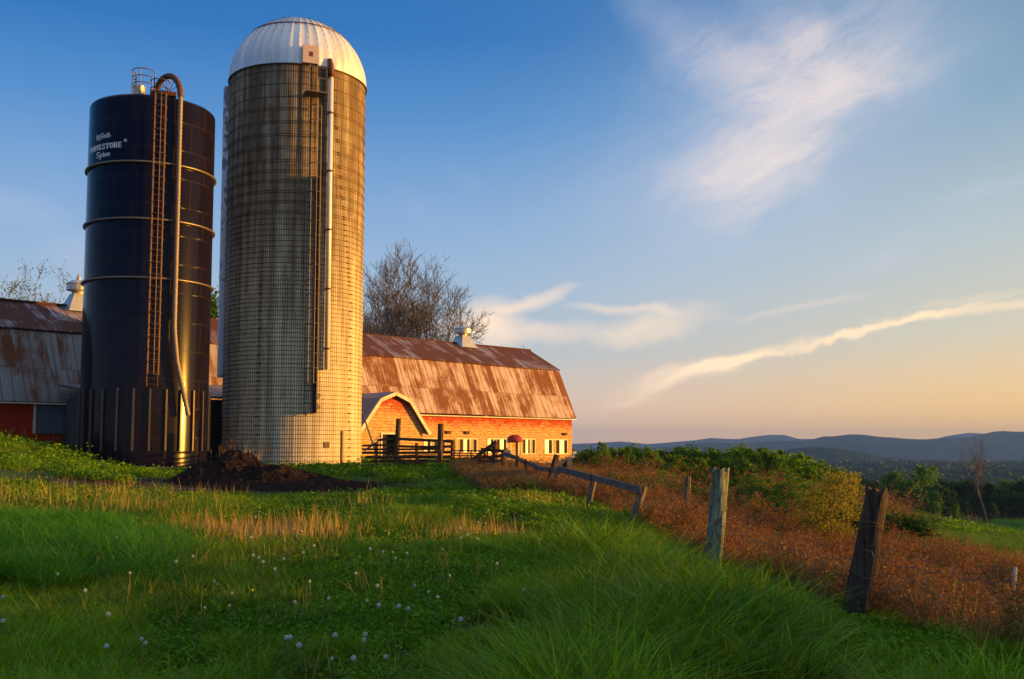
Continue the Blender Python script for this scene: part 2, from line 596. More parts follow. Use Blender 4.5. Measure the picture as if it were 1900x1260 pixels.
ridge([(1200, 856), (1380, 850), (1430, 843), (1460, 834), (1500, 829), (1550, 832), (1600, 839), (1640, 848), (1700, 852), (1760, 856), (1850, 858), (2000, 850), (2400, 846)], 2350, 450, -56, hm_mid, 5,
      'nearer dark wooded ridge whose flank drops to the right')

# ------------------------------------------------------------------ building materials


def rust_roof(name, pale, rust, amount, dark, grey_left=False):
    m, t, b = mat(name, 0.55, 0.25, 0.4)
    uv = t.n('ShaderNodeUVMap').outputs[0]
    s = t.n('ShaderNodeSeparateXYZ', {0: uv})
    u, v = s.outputs[0], s.outputs[1]
    # every sheet has its own weathering
    sheet = t.m('FLOOR', t.m('DIVIDE', u, 0.62))
    row = t.m('FLOOR', t.m('DIVIDE', v, 2.45))
    wn = t.n('ShaderNodeTexWhiteNoise', {'Vector': t.n('ShaderNodeCombineXYZ', {0: sheet, 1: row}).outputs[0]}, noise_dimensions='2D').outputs['Value']
    big = t.noise(uv, 0.42, 7, 0.62)
    stv = t.scalev(uv, (3.2, 0.35, 1))
    st = t.noise(stv, 1.0, 6, 0.65)
    st2 = t.noise(t.scalev(uv, (9.0, 0.8, 1)), 1.0, 5, 0.7)
    f = t.m('ADD', t.m('ADD', t.m('MULTIPLY', big, .95), t.m('ADD', t.m('MULTIPLY', st, 0.55), t.m('MULTIPLY', t.m('SUBTRACT', st2, .5), .6))), t.m('MULTIPLY', wn, 0.26))
    if grey_left:      # less rust and greyer sheets toward the far left
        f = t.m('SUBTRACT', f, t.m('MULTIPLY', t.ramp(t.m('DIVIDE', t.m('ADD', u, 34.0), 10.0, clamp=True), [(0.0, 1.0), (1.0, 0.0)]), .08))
    f = t.ramp(t.m('SUBTRACT', f, amount), [(0.0, 0.0), (0.24, 1.0)])
    fine = t.noise(uv, 9.0, 5, 0.7)
    palec = t.mix(fine, tuple(c * .72 for c in pale), pale)
    if grey_left:
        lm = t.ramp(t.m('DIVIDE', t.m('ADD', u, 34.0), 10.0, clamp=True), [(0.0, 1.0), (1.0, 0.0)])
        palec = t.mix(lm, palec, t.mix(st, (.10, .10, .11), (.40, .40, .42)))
    rustc = t.mix(t.ramp(fine, [(0.3, 0.0), (0.7, 1.0)]), rust, tuple(min(1, c * 1.9) for c in rust))
    col = t.mix(f, palec, rustc)
    # standing seams and lap joints
    fu = t.m('FRACT', t.m('DIVIDE', u, 0.62))
    seam = t.m('LESS_THAN', t.m('ABSOLUTE', t.m('SUBTRACT', fu, 0.5)), 0.07)
    fv = t.m('FRACT', t.m('DIVIDE', v, 2.45))
    lap = t.m('LESS_THAN', fv, 0.02)
    dk = t.m('MULTIPLY', t.m('MAXIMUM', seam, lap), 0.6)
    col = t.mix(dk, col, dark)
    t.put(b.inputs['Base Color'], col)
    t.put(b.inputs['Roughness'], t.m('ADD', 0.45, t.m('MULTIPLY', f, 0.4)))
    ridge_ = t.m('PINGPONG', t.m('DIVIDE', u, 0.155), 1.0)
    hgt = t.m('ADD', t.m('MULTIPLY', ridge_, 0.4), t.m('MULTIPLY', t.m('LESS_THAN', t.m('ABSOLUTE', t.m('SUBTRACT', fu, 0.5)), 0.1), 1.0))
    bump(t, b, t.m('ADD', hgt, t.m('MULTIPLY', fine, 0.3)), 0.6, 0.03)
    return m


M_roof_up = rust_roof('rusted_upper_roof_sheets', (.36, .30, .34), (.065, .020, .011), 0.62, (.07, .03, .025))
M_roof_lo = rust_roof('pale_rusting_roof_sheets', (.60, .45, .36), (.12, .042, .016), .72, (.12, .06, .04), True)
M_shed_roof = rust_roof('dark_shed_roof_sheets', (.22, .22, .25), (.09, .05, .04), 1.05, (.04, .03, .03))


def clapboard():
    m, t, b = mat('peeling_red_clapboard', 0.8, 0, 0.2)
    uv = t.n('ShaderNodeUVMap').outputs[0]
    s = t.n('ShaderNodeSeparateXYZ', {0: uv})
    u, v = s.outputs[0], s.outputs[1]        # v = height, w.r.t. the eave (0 at the eave, negative down)
    rowi = t.m('FLOOR', t.m('DIVIDE', v, 0.21))
    rowr = t.n('ShaderNodeTexWhiteNoise', {1: rowi}, noise_dimensions='1D').outputs['Value']
    cb = t.n('ShaderNodeCombineXYZ', {0: t.m('ADD', t.m('MULTIPLY', u, 0.55), t.m('MULTIPLY', rowr, 31.0)), 1: t.m('MULTIPLY', rowi, 0.73)}).outputs[0]
    bn = t.noise(cb, 2.6, 6, 0.7)
    big = t.noise(uv, 0.5, 5, 0.6)
    chips = t.noise(t.scalev(uv, (1.0, 4.0, 1)), 5.0, 6, 0.75)
    # old paint survives under the eaves and wears off lower down
    hgt = t.m('ADD', 1.0, t.m('DIVIDE', v, 1.5), clamp=True)
    paint = t.m('ADD', t.m('MULTIPLY', hgt, 0.62), t.m('ADD', t.m('MULTIPLY', bn, 0.75), t.m('MULTIPLY', big, 0.35)))
    paint = t.m('ADD', paint, t.m('MULTIPLY', t.m('SUBTRACT', chips, 0.5), 2.0))
    pm = t.ramp(t.m('SUBTRACT', paint, 0.62), [(0.16, 0.0), (0.36, 1.0)])
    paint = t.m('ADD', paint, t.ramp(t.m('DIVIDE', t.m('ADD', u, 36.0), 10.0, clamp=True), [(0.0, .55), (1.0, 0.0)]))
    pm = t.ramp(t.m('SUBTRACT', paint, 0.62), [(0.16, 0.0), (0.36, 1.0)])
    wood = t.mix(t.ramp(t.noise(t.scalev(uv, (1.2, 7.0, 1)), 2.0, 6, 0.75), [(.35, 0.0), (.6, 1.0)]), (.24, .11, .035), (.70, .46, .19))
    red = t.mix(chips, (.28, .012, .003), (.50, .045, .008))
    col = t.mix(pm, wood, red)
    # gaps between boards, butt joints, knot holes
    fv = t.m('FRACT', t.m('DIVIDE', v, 0.21))
    gap = t.m('LESS_THAN', fv, 0.13)
    fu = t.m('FRACT', t.m('ADD', t.m('DIVIDE', u, 1.9), t.m('MULTIPLY', rowr, 7.0)))
    joint = t.m('LESS_THAN', fu, 0.012)
    holes = t.ramp(t.noise(t.scalev(uv, (1.0, 1.8, 1)), 3.6, 4, 0.7), [(0.33, 1.0), (0.40, 0.0)])
    d = t.m('MAXIMUM', t.m('MULTIPLY', t.m('MAXIMUM', t.m('MULTIPLY', gap, t.ramp(bn, [(.3, 1.0), (.6, .5)])), joint), 0.85), t.m('MULTIPLY', holes, 0.85))
    col = t.mix(d, col, (.09, .03, .015))
    t.put(b.inputs['Base Color'], col)
    bump(t, b, t.m('ADD', t.m('MULTIPLY', fv, -1.0), t.m('MULTIPLY', chips, 0.4)), 0.7, 0.03)
    return m


M_clap = clapboard()
M_trim = flat('weathered_cream_trim', (.62, .55, .42), 0.7, var=0.3, scale=3)
M_glass, _t, _b = mat('dusty_window_glass', 0.25, 0, 0.5)
_b.inputs['Base Color'].default_value = (.10, .085, .055, 1)
M_cloth = flat('yellowed_window_blind', (.36, .28, .10), 0.8, var=0.15, scale=2)
M_awning = flat('faded_red_canvas', (.24, .02, .02), 0.7, var=0.2, scale=4)
M_dark = flat('dark_opening_shade', (.012, .01, .009), 0.9, var=0.3)  # near-black, stands for the shade inside window and door openings
M_galv = flat('weathered_galvanized_metal', (.50, .49, .47), 0.42, 0.55, var=0.25, scale=3, bstr=0.15)
M_greydoor = flat('faded_slate_blue_door_boards', (.09, .12, .15), 0.8, var=0.35, scale=2, zs=.3)
M_foot = flat('mossy_concrete_footing', (.12, .12, .10), 0.9, var=0.4, scale=2)
M_shedwall = flat('stained_dark_shed_concrete', (.055, .058, .055), 0.9, var=0.4, scale=1.5, zs=.4)
M_wood = None


def oldwood(name, c1, c2, sc=1.0, lichen=0.0):
    m, t, b = mat(name, 0.9, 0, 0.15)
    tc = t.n('ShaderNodeTexCoord').outputs['Object']
    v = t.scalev(tc, (22 * sc, 22 * sc, 1.6 * sc))
    g = t.noise(v, 1.0, 7, 0.7, 0.6)
    g2 = t.noise(tc, 4.0, 4, 0.6)
    f = t.ramp(t.m('ADD', t.m('MULTIPLY', g, .75), t.m('MULTIPLY', g2, .25)), [(0.34, 0.0), (0.66, 1.0)])
    col = t.mix(f, c1, c2)
    if lichen:
        l = t.ramp(t.noise(t.scalev(tc, (1, 1, .6)), 11.0, 5, 0.7), [(0.62 - lichen, 0.0), (0.68 - lichen, 1.0)])
        col = t.mix(l, col, (.19, .25, .18))
    crack = t.ramp(t.noise(t.scalev(tc, (30, 30, .8)), 1.3, 4, 0.6), [(0.33, 1.0), (0.40, 0.0)])
    col = t.mix(crack, col, (.012, .008, .006))
    t.put(b.inputs['Base Color'], col)
    bump(t, b, t.m('SUBTRACT', f, crack), 0.9, 0.012)
    return m


M_post = oldwood('weathered_grey_post_wood', (.05, .038, .028), (.23, .19, .15), 1.0, .03)
M_postdark = oldwood('dark_wet_post_wood', (.020, .014, .012), (.10, .075, .06), 1.0, 0)
M_lichen = oldwood('lichen_crusted_post_wood', (.05, .042, .03), (.22, .19, .14), 1.0, .16)
M_rail = oldwood('silvery_rail_board', (.05, .05, .055), (.19, .18, .18), .6, .0)
M_brownwood = oldwood('brown_fence_board', (.045, .022, .010), (.17, .095, .045), .8, 0)
M_rustmetal = flat('rusty_pipe_metal', (.12, .05, .025), 0.7, 0.3, var=0.4, scale=5)

# ------------------------------------------------------------------ the long gambrel barn
A_ = P(980, 650, 93.0)
lo_, hi_ = 40.0, 92.0
for _ in range(60):
    mid_ = (lo_ + hi_) / 2
    if P(0, 556, mid_).z < A_.z: lo_ = mid_
    else: hi_ = mid_
B_ = P(0, 556, (lo_ + hi_) / 2)
ux = Vector((A_.x - B_.x, A_.y - B_.y, 0)).normalized()   # along the wall, to the right
uy = Vector((-ux.y, ux.x, 0))                             # away from the camera
BR = math.atan2(ux.y, ux.x)


def on_plane(px, py, off):
    """pixel ray met with the vertical plane parallel to the ridge at distance off (along uy) from it"""
    d = ray(px, py)
    o = Vector((0, 0, EYE)) - A_
    k = (off - o.dot(uy)) / d.dot(uy)
    return Vector((0, 0, EYE)) + d * k


def end_pt(px, py):
    """pixel ray met with the gable end plane"""
    d = ray(px, py)
    k = (A_ - Vector((0, 0, EYE))).dot(ux) / d.dot(ux)
    p = Vector((0, 0, EYE)) + d * k
    return (p - A_).dot(uy), p.z


e_off, e_z = end_pt(1066, 776)
k_off, k_z = end_pt(1035, 686)
BASEZ = -0.4
barn = empty('gambrel_barn', (A_.x, A_.y, 0), BR, 'long weathered gambrel barn with rusty metal roof and peeling red boards behind both silos', 'barn')
LB = 56.0
WALL = e_off + 0.30


def bl(p):
    """world to barn local"""
    q = p - Vector((A_.x, A_.y, 0))
    return q.dot(ux), q.dot(uy), p.z


def slab_roof(name, a, b, m, x0=-LB, x1=0.25, th=0.09, mirror=True, parent=None, sag=0.0):
    """roof plane between profile points a (upper: off, z) and b (lower), both sides, UV in metres"""
    Vs = []; Fs = []; uvs = []
    n = 40
    sides = (1, -1) if mirror else (1,)
    for sgn in sides:
        L = math.hypot(a[0] - b[0], a[1] - b[1])
        nx, nz = (a[1] - b[1]) / L, (b[0] - a[0]) / L     # normal in (off, z)
        if nz < 0: nx, nz = -nx, -nz
        for k in range(n + 1):
            x = x0 + (x1 - x0) * k / n
            dz = sag * (vnoise(x, 0, 6) - .5)
            for (o, z), v in ((a, 0.0), (b, -L)):
                for tt in (0, 1):
                    Vs.append((x, sgn * (o - nx * th * tt), z - nz * th * tt + dz))
                    uvs.append((x + sgn * 3.1, v))
        base = len(Vs) - 4 * (n + 1)
        for k in range(n):
            i = base + 4 * k; j = i + 4
            q = [(i, i + 2, j + 2, j), (i + 1, j + 1, j + 3, i + 3), (i + 2, i + 3, j + 3, j + 2), (i, j, j + 1, i + 1)]
            if sgn < 0: q = [f[::-1] for f in q]
            Fs += q
        e0, e1 = base, base + 4 * n
        Fs += [(e0, e0 + 1, e0 + 3, e0 + 2), (e1, e1 + 2, e1 + 3, e1 + 1)]
    return link(name, npmesh(name, np.array(Vs), np.array(Fs), uv=np.array(uvs)), m, parent)


slab_roof('upper_roof', (0, A_.z), (k_off - .05, k_z - .02), M_roof_up, parent=barn, sag=.1)
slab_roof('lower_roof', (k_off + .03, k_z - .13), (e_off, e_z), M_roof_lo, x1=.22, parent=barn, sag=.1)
# ridge cap and fascia under the eave
mb = MB(); mb.tube([(-LB, 0, A_.z + .02), (.28, 0, A_.z + .02)], .09, 8); mb.build('ridge_cap', M_roof_up, barn)
mb = MB(); mb.box((-LB, e_off - .04, e_z - .17), (.24, e_off - .005 + .06, e_z + .0 - .09)); mb.build('fascia', M_trim, barn)
# soffit, walls
mb = MB(); mb.box((-LB, e_off + .03, e_z - .13), (.2, WALL + .1, e_z - .10)); mb.build('soffit', M_trim, barn)


def uvbox_wall(name, x0, x1, y, z0, z1, m, parent, holes=()):
    """front wall as a thick board wall with window holes; UV: metres along, metres below the eave"""
    xs = sorted({x0, x1, *[h[0] for h in holes], *[h[1] for h in holes]})
    zs = sorted({z0, z1, *[h[2] for h in holes], *[h[3] for h in holes]})
    Vs = []; Fs = []; uvs = []
    for xa, xb in zip(xs[:-1], xs[1:]):
        for za, zb in zip(zs[:-1], zs[1:]):
            cx, cz = (xa + xb) / 2, (za + zb) / 2
            if any(h[0] < cx < h[1] and h[2] < cz < h[3] for h in holes): continue
            i = len(Vs)
            for yy in (y, y + .16):
                Vs += [(xa, yy, za), (xb, yy, za), (xb, yy, zb), (xa, yy, zb)]
                uvs += [(xa, za - e_z), (xb, za - e_z), (xb, zb - e_z), (xa, zb - e_z)]
            Fs += [(i, i + 1, i + 2, i + 3), (i + 7, i + 6, i + 5, i + 4), (i + 3, i + 2, i + 6, i + 7), (i, i + 4, i + 5, i + 1), (i, i + 3, i + 7, i + 4), (i + 1, i + 5, i + 6, i + 2)]
    return link(name, npmesh(name, np.array(Vs), np.array(Fs), uv=np.array(uvs)), m, parent)


wins = []
for (xa, xb, ya, yb) in [(787, 825, 815, 838), (848, 884, 815, 839), (905, 939, 815, 840), (967, 992, 815.5, 841), (1011, 1052, 816.5, 841)]:
    p = bl(on_plane(xa, ya, WALL)); q = bl(on_plane(xb, yb, WALL))
    wins.append((p[0], q[0], q[2], p[2]))
dp = bl(on_plane(948.5, 819, WALL)); dq = bl(on_plane(961, 856, WALL))
door = (dp[0], dq[0], BASEZ + .5, dp[2])
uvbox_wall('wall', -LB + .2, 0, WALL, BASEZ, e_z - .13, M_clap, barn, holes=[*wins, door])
# gable end wall and back wall
poly = [(WALL + .16, BASEZ), (-(WALL + .16), BASEZ), (-(WALL + .16), e_z - .1), (-k_off - .12, k_z - .15), (0, A_.z - .12), (k_off + .12, k_z - .15), (WALL + .16, e_z - .1)]
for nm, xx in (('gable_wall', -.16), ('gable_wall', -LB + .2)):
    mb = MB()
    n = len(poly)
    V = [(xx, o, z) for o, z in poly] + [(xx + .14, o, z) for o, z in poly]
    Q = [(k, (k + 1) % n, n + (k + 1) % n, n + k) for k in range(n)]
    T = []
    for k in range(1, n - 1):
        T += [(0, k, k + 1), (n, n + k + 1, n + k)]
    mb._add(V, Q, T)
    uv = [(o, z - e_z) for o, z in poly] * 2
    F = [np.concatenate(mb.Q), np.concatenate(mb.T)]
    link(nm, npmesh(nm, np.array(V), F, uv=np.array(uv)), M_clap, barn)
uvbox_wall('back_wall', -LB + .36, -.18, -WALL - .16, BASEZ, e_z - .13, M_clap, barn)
mb = MB(); mb.box((-LB + .1, WALL - .04, -1.5), (.02, WALL + .0 - .0 + .12, BASEZ + .55)); mb.build('footing', M_foot, barn)
# windows: frame, panes, uprights
for i, (xa, xb, za, zb) in enumerate(wins):
    fr = MB()
    w = .085
    y0 = WALL - .035
    fr.box((xa - w, y0, zb), (xb + w, y0 + .09, zb + w)); fr.box((xa - w, y0 - .03, za - w), (xb + w, y0 + .09, za))
    fr.box((xa - w, y0, za), (xa, y0 + .09, zb)); fr.box((xb, y0, za), (xb + w, y0 + .09, zb))
    wo_ = fr.build('window', M_trim, barn)
    nm_ = 3 if xb - xa > 1.3 else 2
    for k in range(1, nm_):
        xm = xa + (xb - xa) * k / nm_
        mm = MB(); mm.box((xm - .07, y0 + .01, za + .002), (xm + .07, y0 + .085, zb - .002)); mm.build('mullion', M_trim, wo_)
    for k in range(nm_):
        a_ = xa + (xb - xa) * k / nm_ + (.07 if k else 0) + .004; b_ = xa + (xb - xa) * (k + 1) / nm_ - (.07 if k < nm_ - 1 else 0) - .004
        half = a_ + (b_ - a_) * (.55 if (k + i) % 2 else .45)
        g = MB(); g.box((a_, y0 + .055, za + .003), (b_, y0 + .07, zb - .003)); g.build('pane', M_cloth if (k + i) % 2 else M_glass, wo_)
        s2 = MB(); s2.box((b_ - .40 * (b_ - a_), y0 + .03, za + .004), (b_ - .02, y0 + .054, zb - .004)); s2.build('pane_dark_strip', M_dark, wo_)  # dark strip put in as the shaded recess of the pane
# door recess under the awning
dm = MB(); dm.box((door[0], WALL + .12, door[2]), (door[1], WALL + .16, door[3])); dd = dm.build('door', M_clap, barn)
if not dd.data.uv_layers:
    l_ = dd.data.uv_layers.new(name='UVMap')
    for lp in dd.data.loops:
        c_ = dd.data.vertices[lp.vertex_index].co
        l_.data[lp.index].uv = (c_.x, c_.z - e_z)
hm = MB(); hm.box((door[1] - .2, WALL + .07, door[2] + .9), (door[1] - .12, WALL + .118, door[2] + 1.05)); hm.build('handle', M_rustmetal, dd)
mb = MB(); mb.box((door[1], WALL - .03, door[2]), (door[1] + .13, WALL + .05, door[3])); mb.box((door[0] - .13, WALL - .03, door[2]), (door[0], WALL + .05, door[3])); mb.build('door_frame', M_trim, barn)
# round awning
ax0, ay0, az0 = bl(on_plane(944, 820, WALL)); ax1, _, az1 = bl(on_plane(965, 807, WALL))
aw = MB()
cxa = (ax0 + ax1) / 2; rxa = (ax1 - ax0) / 2
Vv = []; Qv = []
na_, nb_ = 14, 6
for i in range(na_ + 1):
    th = math.pi * i / na_
    for j in range(nb_ + 1):
        ph = (math.pi / 2) * j / nb_
        r_ = math.sin(ph) if j else 0
        # quarter dome: spreads out from the wall
        Vv.append((cxa - rxa * math.cos(th), WALL - .04 - .95 * math.sin(th) * math.sin(math.pi / 2 * (1 - j / nb_)) if False else WALL - .04 - .60 * math.sin(th) * math.cos(ph), az0 + (az1 - az0) * math.sin(ph) * (0.35 + .65 * math.sin(th))))
for i in range(na_):
    for j in range(nb_):
        a = i * (nb_ + 1) + j
        Qv.append((a, a + 1, a + nb_ + 2, a + nb_ + 1))
aw._add(Vv, Qv)
awo = aw.build('awning', M_awning, barn, smooth=True)
sm_ = awo.modifiers.new('solid', 'SOLIDIFY'); sm_.thickness = .02
# three small wall vents
for (px, py) in [(831, 803), (865.5, 803.5), (1047, 806)]:
    p = bl(on_plane(px, py, WALL))
    mb = MB(); mb.box((p[0] - .2, WALL - .16, p[2] - .09), (p[0] + .2, WALL, p[2] + .09)); mb.box((p[0] - .26, WALL - .2, p[2] + .092), (p[0] + .26, WALL, p[2] + .13)); mb.build('wall_vent', M_brownwood, barn)
# sliding door on the shaded left part of the wall
p = bl(on_plane(69, 752, WALL)); q = bl(on_plane(128, 805, WALL))
mb = MB(); mb.box((p[0], WALL - .07, q[2]), (q[0], WALL - .01, p[2] + .1)); sdoor = mb.build('sliding_door', M_greydoor, barn)
mb = MB(); mb.box((p[0] - .5, WALL - .1, p[2] + .12), (q[0] + 1.5, WALL - .02, p[2] + .2)); mb.build('door_track', M_rustmetal, sdoor)
mb = MB(); mb.box((p[0] - .2, WALL - .06, q[2]), (p[0] - .06, WALL - .01, p[2] + .1)); mb.build('door_post', M_trim, barn)


# ridge ventilators
def ventilator(px, bw, htot):
    d = ray(px, 600); k = (A_ - Vector((0, 0, EYE))).dot(uy) / d.dot(uy)
    x = (Vector((0, 0, EYE)) + d * k - A_).dot(ux)
    z0 = A_.z - .35
    r = bw / 2
    mb = MB()
    V = [(x - r, -r, z0), (x + r, -r, z0), (x + r, r, z0), (x - r, r, z0)]
    r2 = r * .42; z1 = z0 + htot * .5
    V += [(x - r2, -r2, z1), (x + r2, -r2, z1), (x + r2, r2, z1), (x - r2, r2, z1)]
    mb._add(V, [(0, 1, 5, 4), (1, 2, 6, 5), (2, 3, 7, 6), (3, 0, 4, 7), (4, 5, 6, 7)])
    v = mb.build('ventilator', M_galv, barn)
    prof = [(r * .40, z1 - .02), (r * .44, z1 + htot * .06), (r * .80, z1 + htot * .1), (r * .80, z1 + htot * .25), (r * .86, z1 + htot * .27), (r * .5, z1 + htot * .36), (r * .18, z1 + htot * .4)]
    mb = MB(); mb.tube([(x, 0, z) for _, z in prof], [a for a, _ in prof], 18); mb.build('cap', M_galv, v)
    mb = MB(); mb.tube([(x, 0, z1 + htot * .4), (x, 0, z1 + htot * .44), (x, 0, z1 + htot * .58)], [r * .14, r * .16, .01], 8); mb.build('finial', M_galv, v)


ventilator(859, 1.75, 2.1)
ventilator(143, 1.75, 2.3)
p = bl(on_plane(971, 646, 0))
mb = MB(); mb.tube([(p[0], 0, A_.z), (p[0], 0, A_.z + .45)], .02, 5); mb.build('lightning_rod', M_rustmetal, barn)

# ------------------------------------------------------------------ small gambrel wing whose gable faces the yard
FO = WALL - 3.6          # facade plane offset
W2 = [on_plane(x, y, FO) for x, y in [(728.5, 729), (755, 743), (792, 805)]]
(apx, _, apz), (brx, _, brz), (evx, _, evz) = [bl(w) for w in W2]
wing = empty('milk_house_wing', tuple(A_ + ux * apx + uy * FO - Vector((0, 0, A_.z))), BR, 'small gambrel wing with a board gable end and dark doorway beside the pale silo', 'shed')
hb, he = brx - apx, evx - apx
prof2 = [(-he, evz), (-hb, brz), (0, apz), (hb, brz), (he, evz)]
dep = 4.8
# roof skins
for nm, (pa, pb) in {'upper_roof': ((0, apz), (hb, brz)), 'lower_roof': ((hb - .01, brz - .02), (he, evz))}.items():
    Vs = []; Fs = []; uvs = []
    for sgn in (1, -1):
        for yy in (-.35, dep):
            for (o, z), dz in (((pa[0], pa[1]), 0), ((pb[0], pb[1]), 0), ((pb[0], pb[1]), .08), ((pa[0], pa[1]), .08)):
                Vs.append((sgn * (o + dz * .3), yy, z + dz)); uvs.append((yy, -math.hypot(o - pa[0], z - pa[1])))
        i = len(Vs) - 8
        q = [(i + 3, i + 2, i + 6, i + 7), (i, i + 4, i + 5, i + 1), (i, i + 1, i + 2, i + 3), (i + 4, i + 7, i + 6, i + 5), (i + 1, i + 5, i + 6, i + 2), (i, i + 3, i + 7, i + 4)]
        if sgn < 0: q = [f[::-1] for f in q]
        Fs += q
    link(nm, npmesh(nm, np.array(Vs), np.array(Fs), uv=np.array(uvs)), M_shed_roof, wing)
# facade, with doorway
dl = bl(on_plane(709, 806, FO))[0] - apx; dr = bl(on_plane(739, 806, FO))[0] - apx; dt = bl(on_plane(724, 806, FO))[2]
wl = he - .42


def ztop(x):
    x = abs(x)
    return (apz + (brz - apz) * x / hb if x < hb else brz + (evz - brz) * (x - hb) / (he - hb)) - .10


xs = sorted({-wl, -hb, 0, hb, wl, dl, dr})
Vs = []; Fs = []; uvs = []
for xa, xb in zip(xs[:-1], xs[1:]):
    z0 = dt if dl - .01 < (xa + xb) / 2 < dr + .01 else BASEZ
    i = len(Vs)
    for yy in (0, .14):
        Vs += [(xa, yy, z0), (xb, yy, z0), (xb, yy, ztop(xb)), (xa, yy, ztop(xa))]
    uvs += [(v[0] + 40, v[2] - apz + .25) for v in Vs[i:]]
    Fs += [(i, i + 1, i + 2, i + 3), (i + 7, i + 6, i + 5, i + 4), (i + 3, i + 2, i + 6, i + 7), (i, i + 4, i + 5, i + 1), (i, i + 3, i + 7, i + 4), (i + 1, i + 5, i + 6, i + 2)]
link('gable_wall', npmesh('gable_wall', np.array(Vs), np.array(Fs), uv=np.array(uvs)), M_clap, wing)
Vs = []; Fs = []; uvs = []
for sx in (-1, 1):
    i = len(Vs)
    xa = sx * wl
    for xx in (xa, xa - sx * .14):
        Vs += [(xx, .15, BASEZ), (xx, dep - .1, BASEZ), (xx, dep - .1, ztop(wl) - .02), (xx, .15, ztop(wl) - .02)]
    uvs += [(v[1], v[2] - evz) for v in Vs[i:]]
    Fs += [(i, i + 1, i + 2, i + 3), (i + 7, i + 6, i + 5, i + 4)]
link('side_wall', npmesh('side_wall', np.array(Vs), np.array(Fs), uv=np.array(uvs)), M_clap, wing)
mb = MB()
for sgn in (1, -1):
    for (a, b2) in (((0, apz), (hb, brz)), ((hb, brz), (he, evz))):
        mb.bar((sgn * a[0], -.39, a[1] - .06), (sgn * b2[0], -.39, b2[1] - .06), .06, .24)
mb.build('rake_board', M_trim, wing)
mb = MB()
for sgn in (1, -1):
    for (a, b2) in (((0, apz), (hb, brz)), ((hb, brz), (he, evz))):
        mb.bar((sgn * a[0] * .985, -.18, a[1] - .06), (sgn * b2[0] * .985, -.18, b2[1] - .06), .34, .04)
mb.build('rake_soffit', M_rail, wing)
mb = MB(); w = .12
mb.box((dl - w, -.05, BASEZ), (dl, .05, dt + w)); mb.box((dr, -.05, BASEZ), (dr + w, .05, dt + w)); mb.box((dl, -.05, dt), (dr, .05, dt + w)); mb.build('door_frame', M_trim, wing)
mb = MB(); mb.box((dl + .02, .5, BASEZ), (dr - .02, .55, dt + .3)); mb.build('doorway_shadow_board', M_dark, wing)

# ------------------------------------------------------------------ feed room between and behind the silos
s_l = bl(on_plane(118, 760, WALL))[0]; s_r = bl(on_plane(446, 760, WALL))[0]
feed = empty('feed_room', tuple(A_ + ux * s_l + uy * WALL - Vector((0, 0, A_.z))), BR, 'low dark lean-to feed room wedged behind the two silos', 'shed')
Ls = s_r - s_l
mb = MB(); mb.box((0, -5.4, -.3), (Ls, -5.2, 4.45)); mb.box((0, -5.2, -.3), (.2, -.05, 4.45)); mb.box((Ls - .2, -5.2, -.3), (Ls, -.05, 4.45)); mb.build('wall', M_shedwall, feed)
Vs = [(-.3, -5.75, 4.5), (Ls, -5.75, 4.5), (Ls, -.1, 5.6), (-.3, -.1, 5.15), (-.3, -5.75, 4.62), (Ls, -5.75, 4.62), (Ls, -.1, 5.72), (-.3, -.1, 5.27)]
link('roof', npmesh('roof', np.array(Vs), np.array([(0, 3, 2, 1), (4, 5, 6, 7), (0, 1, 5, 4), (1, 2, 6, 5), (2, 3, 7, 6), (3, 0, 4, 7)]), uv=np.array([(v[0], v[1]) for v in Vs])), M_shed_roof, feed)

# ------------------------------------------------------------------ silo helpers


def cylmesh(name, prof, R0=None, seg=128, uvscale=True, a0=0, a1=2 * math.pi, capt=False):
    """lathe: prof list of (r, z); UV u = arc length, v = z"""
    prof = np.array(prof, dtype=float)
    full = abs(a1 - a0 - 2 * math.pi) < 1e-6
    A = np.linspace(a0, a1, seg + 1)
    PP, TT = np.meshgrid(np.arange(len(prof)), A, indexing='ij')
    r = prof[PP, 0]; z = prof[PP, 1]
    V = np.stack([r * np.sin(TT), -r * np.cos(TT), z], -1).reshape(-1, 3)
    Rm = R0 or prof[:, 0].max()
    uv = np.stack([TT * Rm, z], -1).reshape(-1, 2)
    n = seg + 1
    i, j = np.meshgrid(np.arange(len(prof) - 1), np.arange(seg), indexing='ij')
    q = np.stack([i * n + j, i * n + j + 1, (i + 1) * n + j + 1, (i + 1) * n + j], -1).reshape(-1, 4)
    return npmesh(name, V, q, uv=uv, smooth=True)


def arc(r, z, a0, a1, n=40, dz=0.0):
    return [(r * math.sin(a0 + (a1 - a0) * k / n), -r * math.cos(a0 + (a1 - a0) * k / n), z + dz) for k in range(n + 1)]


def cp_(r, a, z):
    return (r * math.sin(a), -r * math.cos(a), z)


# ------------------------------------------------------------------ tall concrete stave silo
WY = 59.4
wb = P(541.5, 850, WY)
wg = h1(wb.x, WY) - .1
wt_top = (P(554.5, 163, WY).z)
WR = 3.85
ang = math.atan2(wb.x, WY)           # azimuth from the camera
white = empty('stave_silo', (wb.x, WY, wg), -ang, 'tall pale concrete stave silo with steel hoops and white metal dome', 'silo')
Hs = wt_top - wg


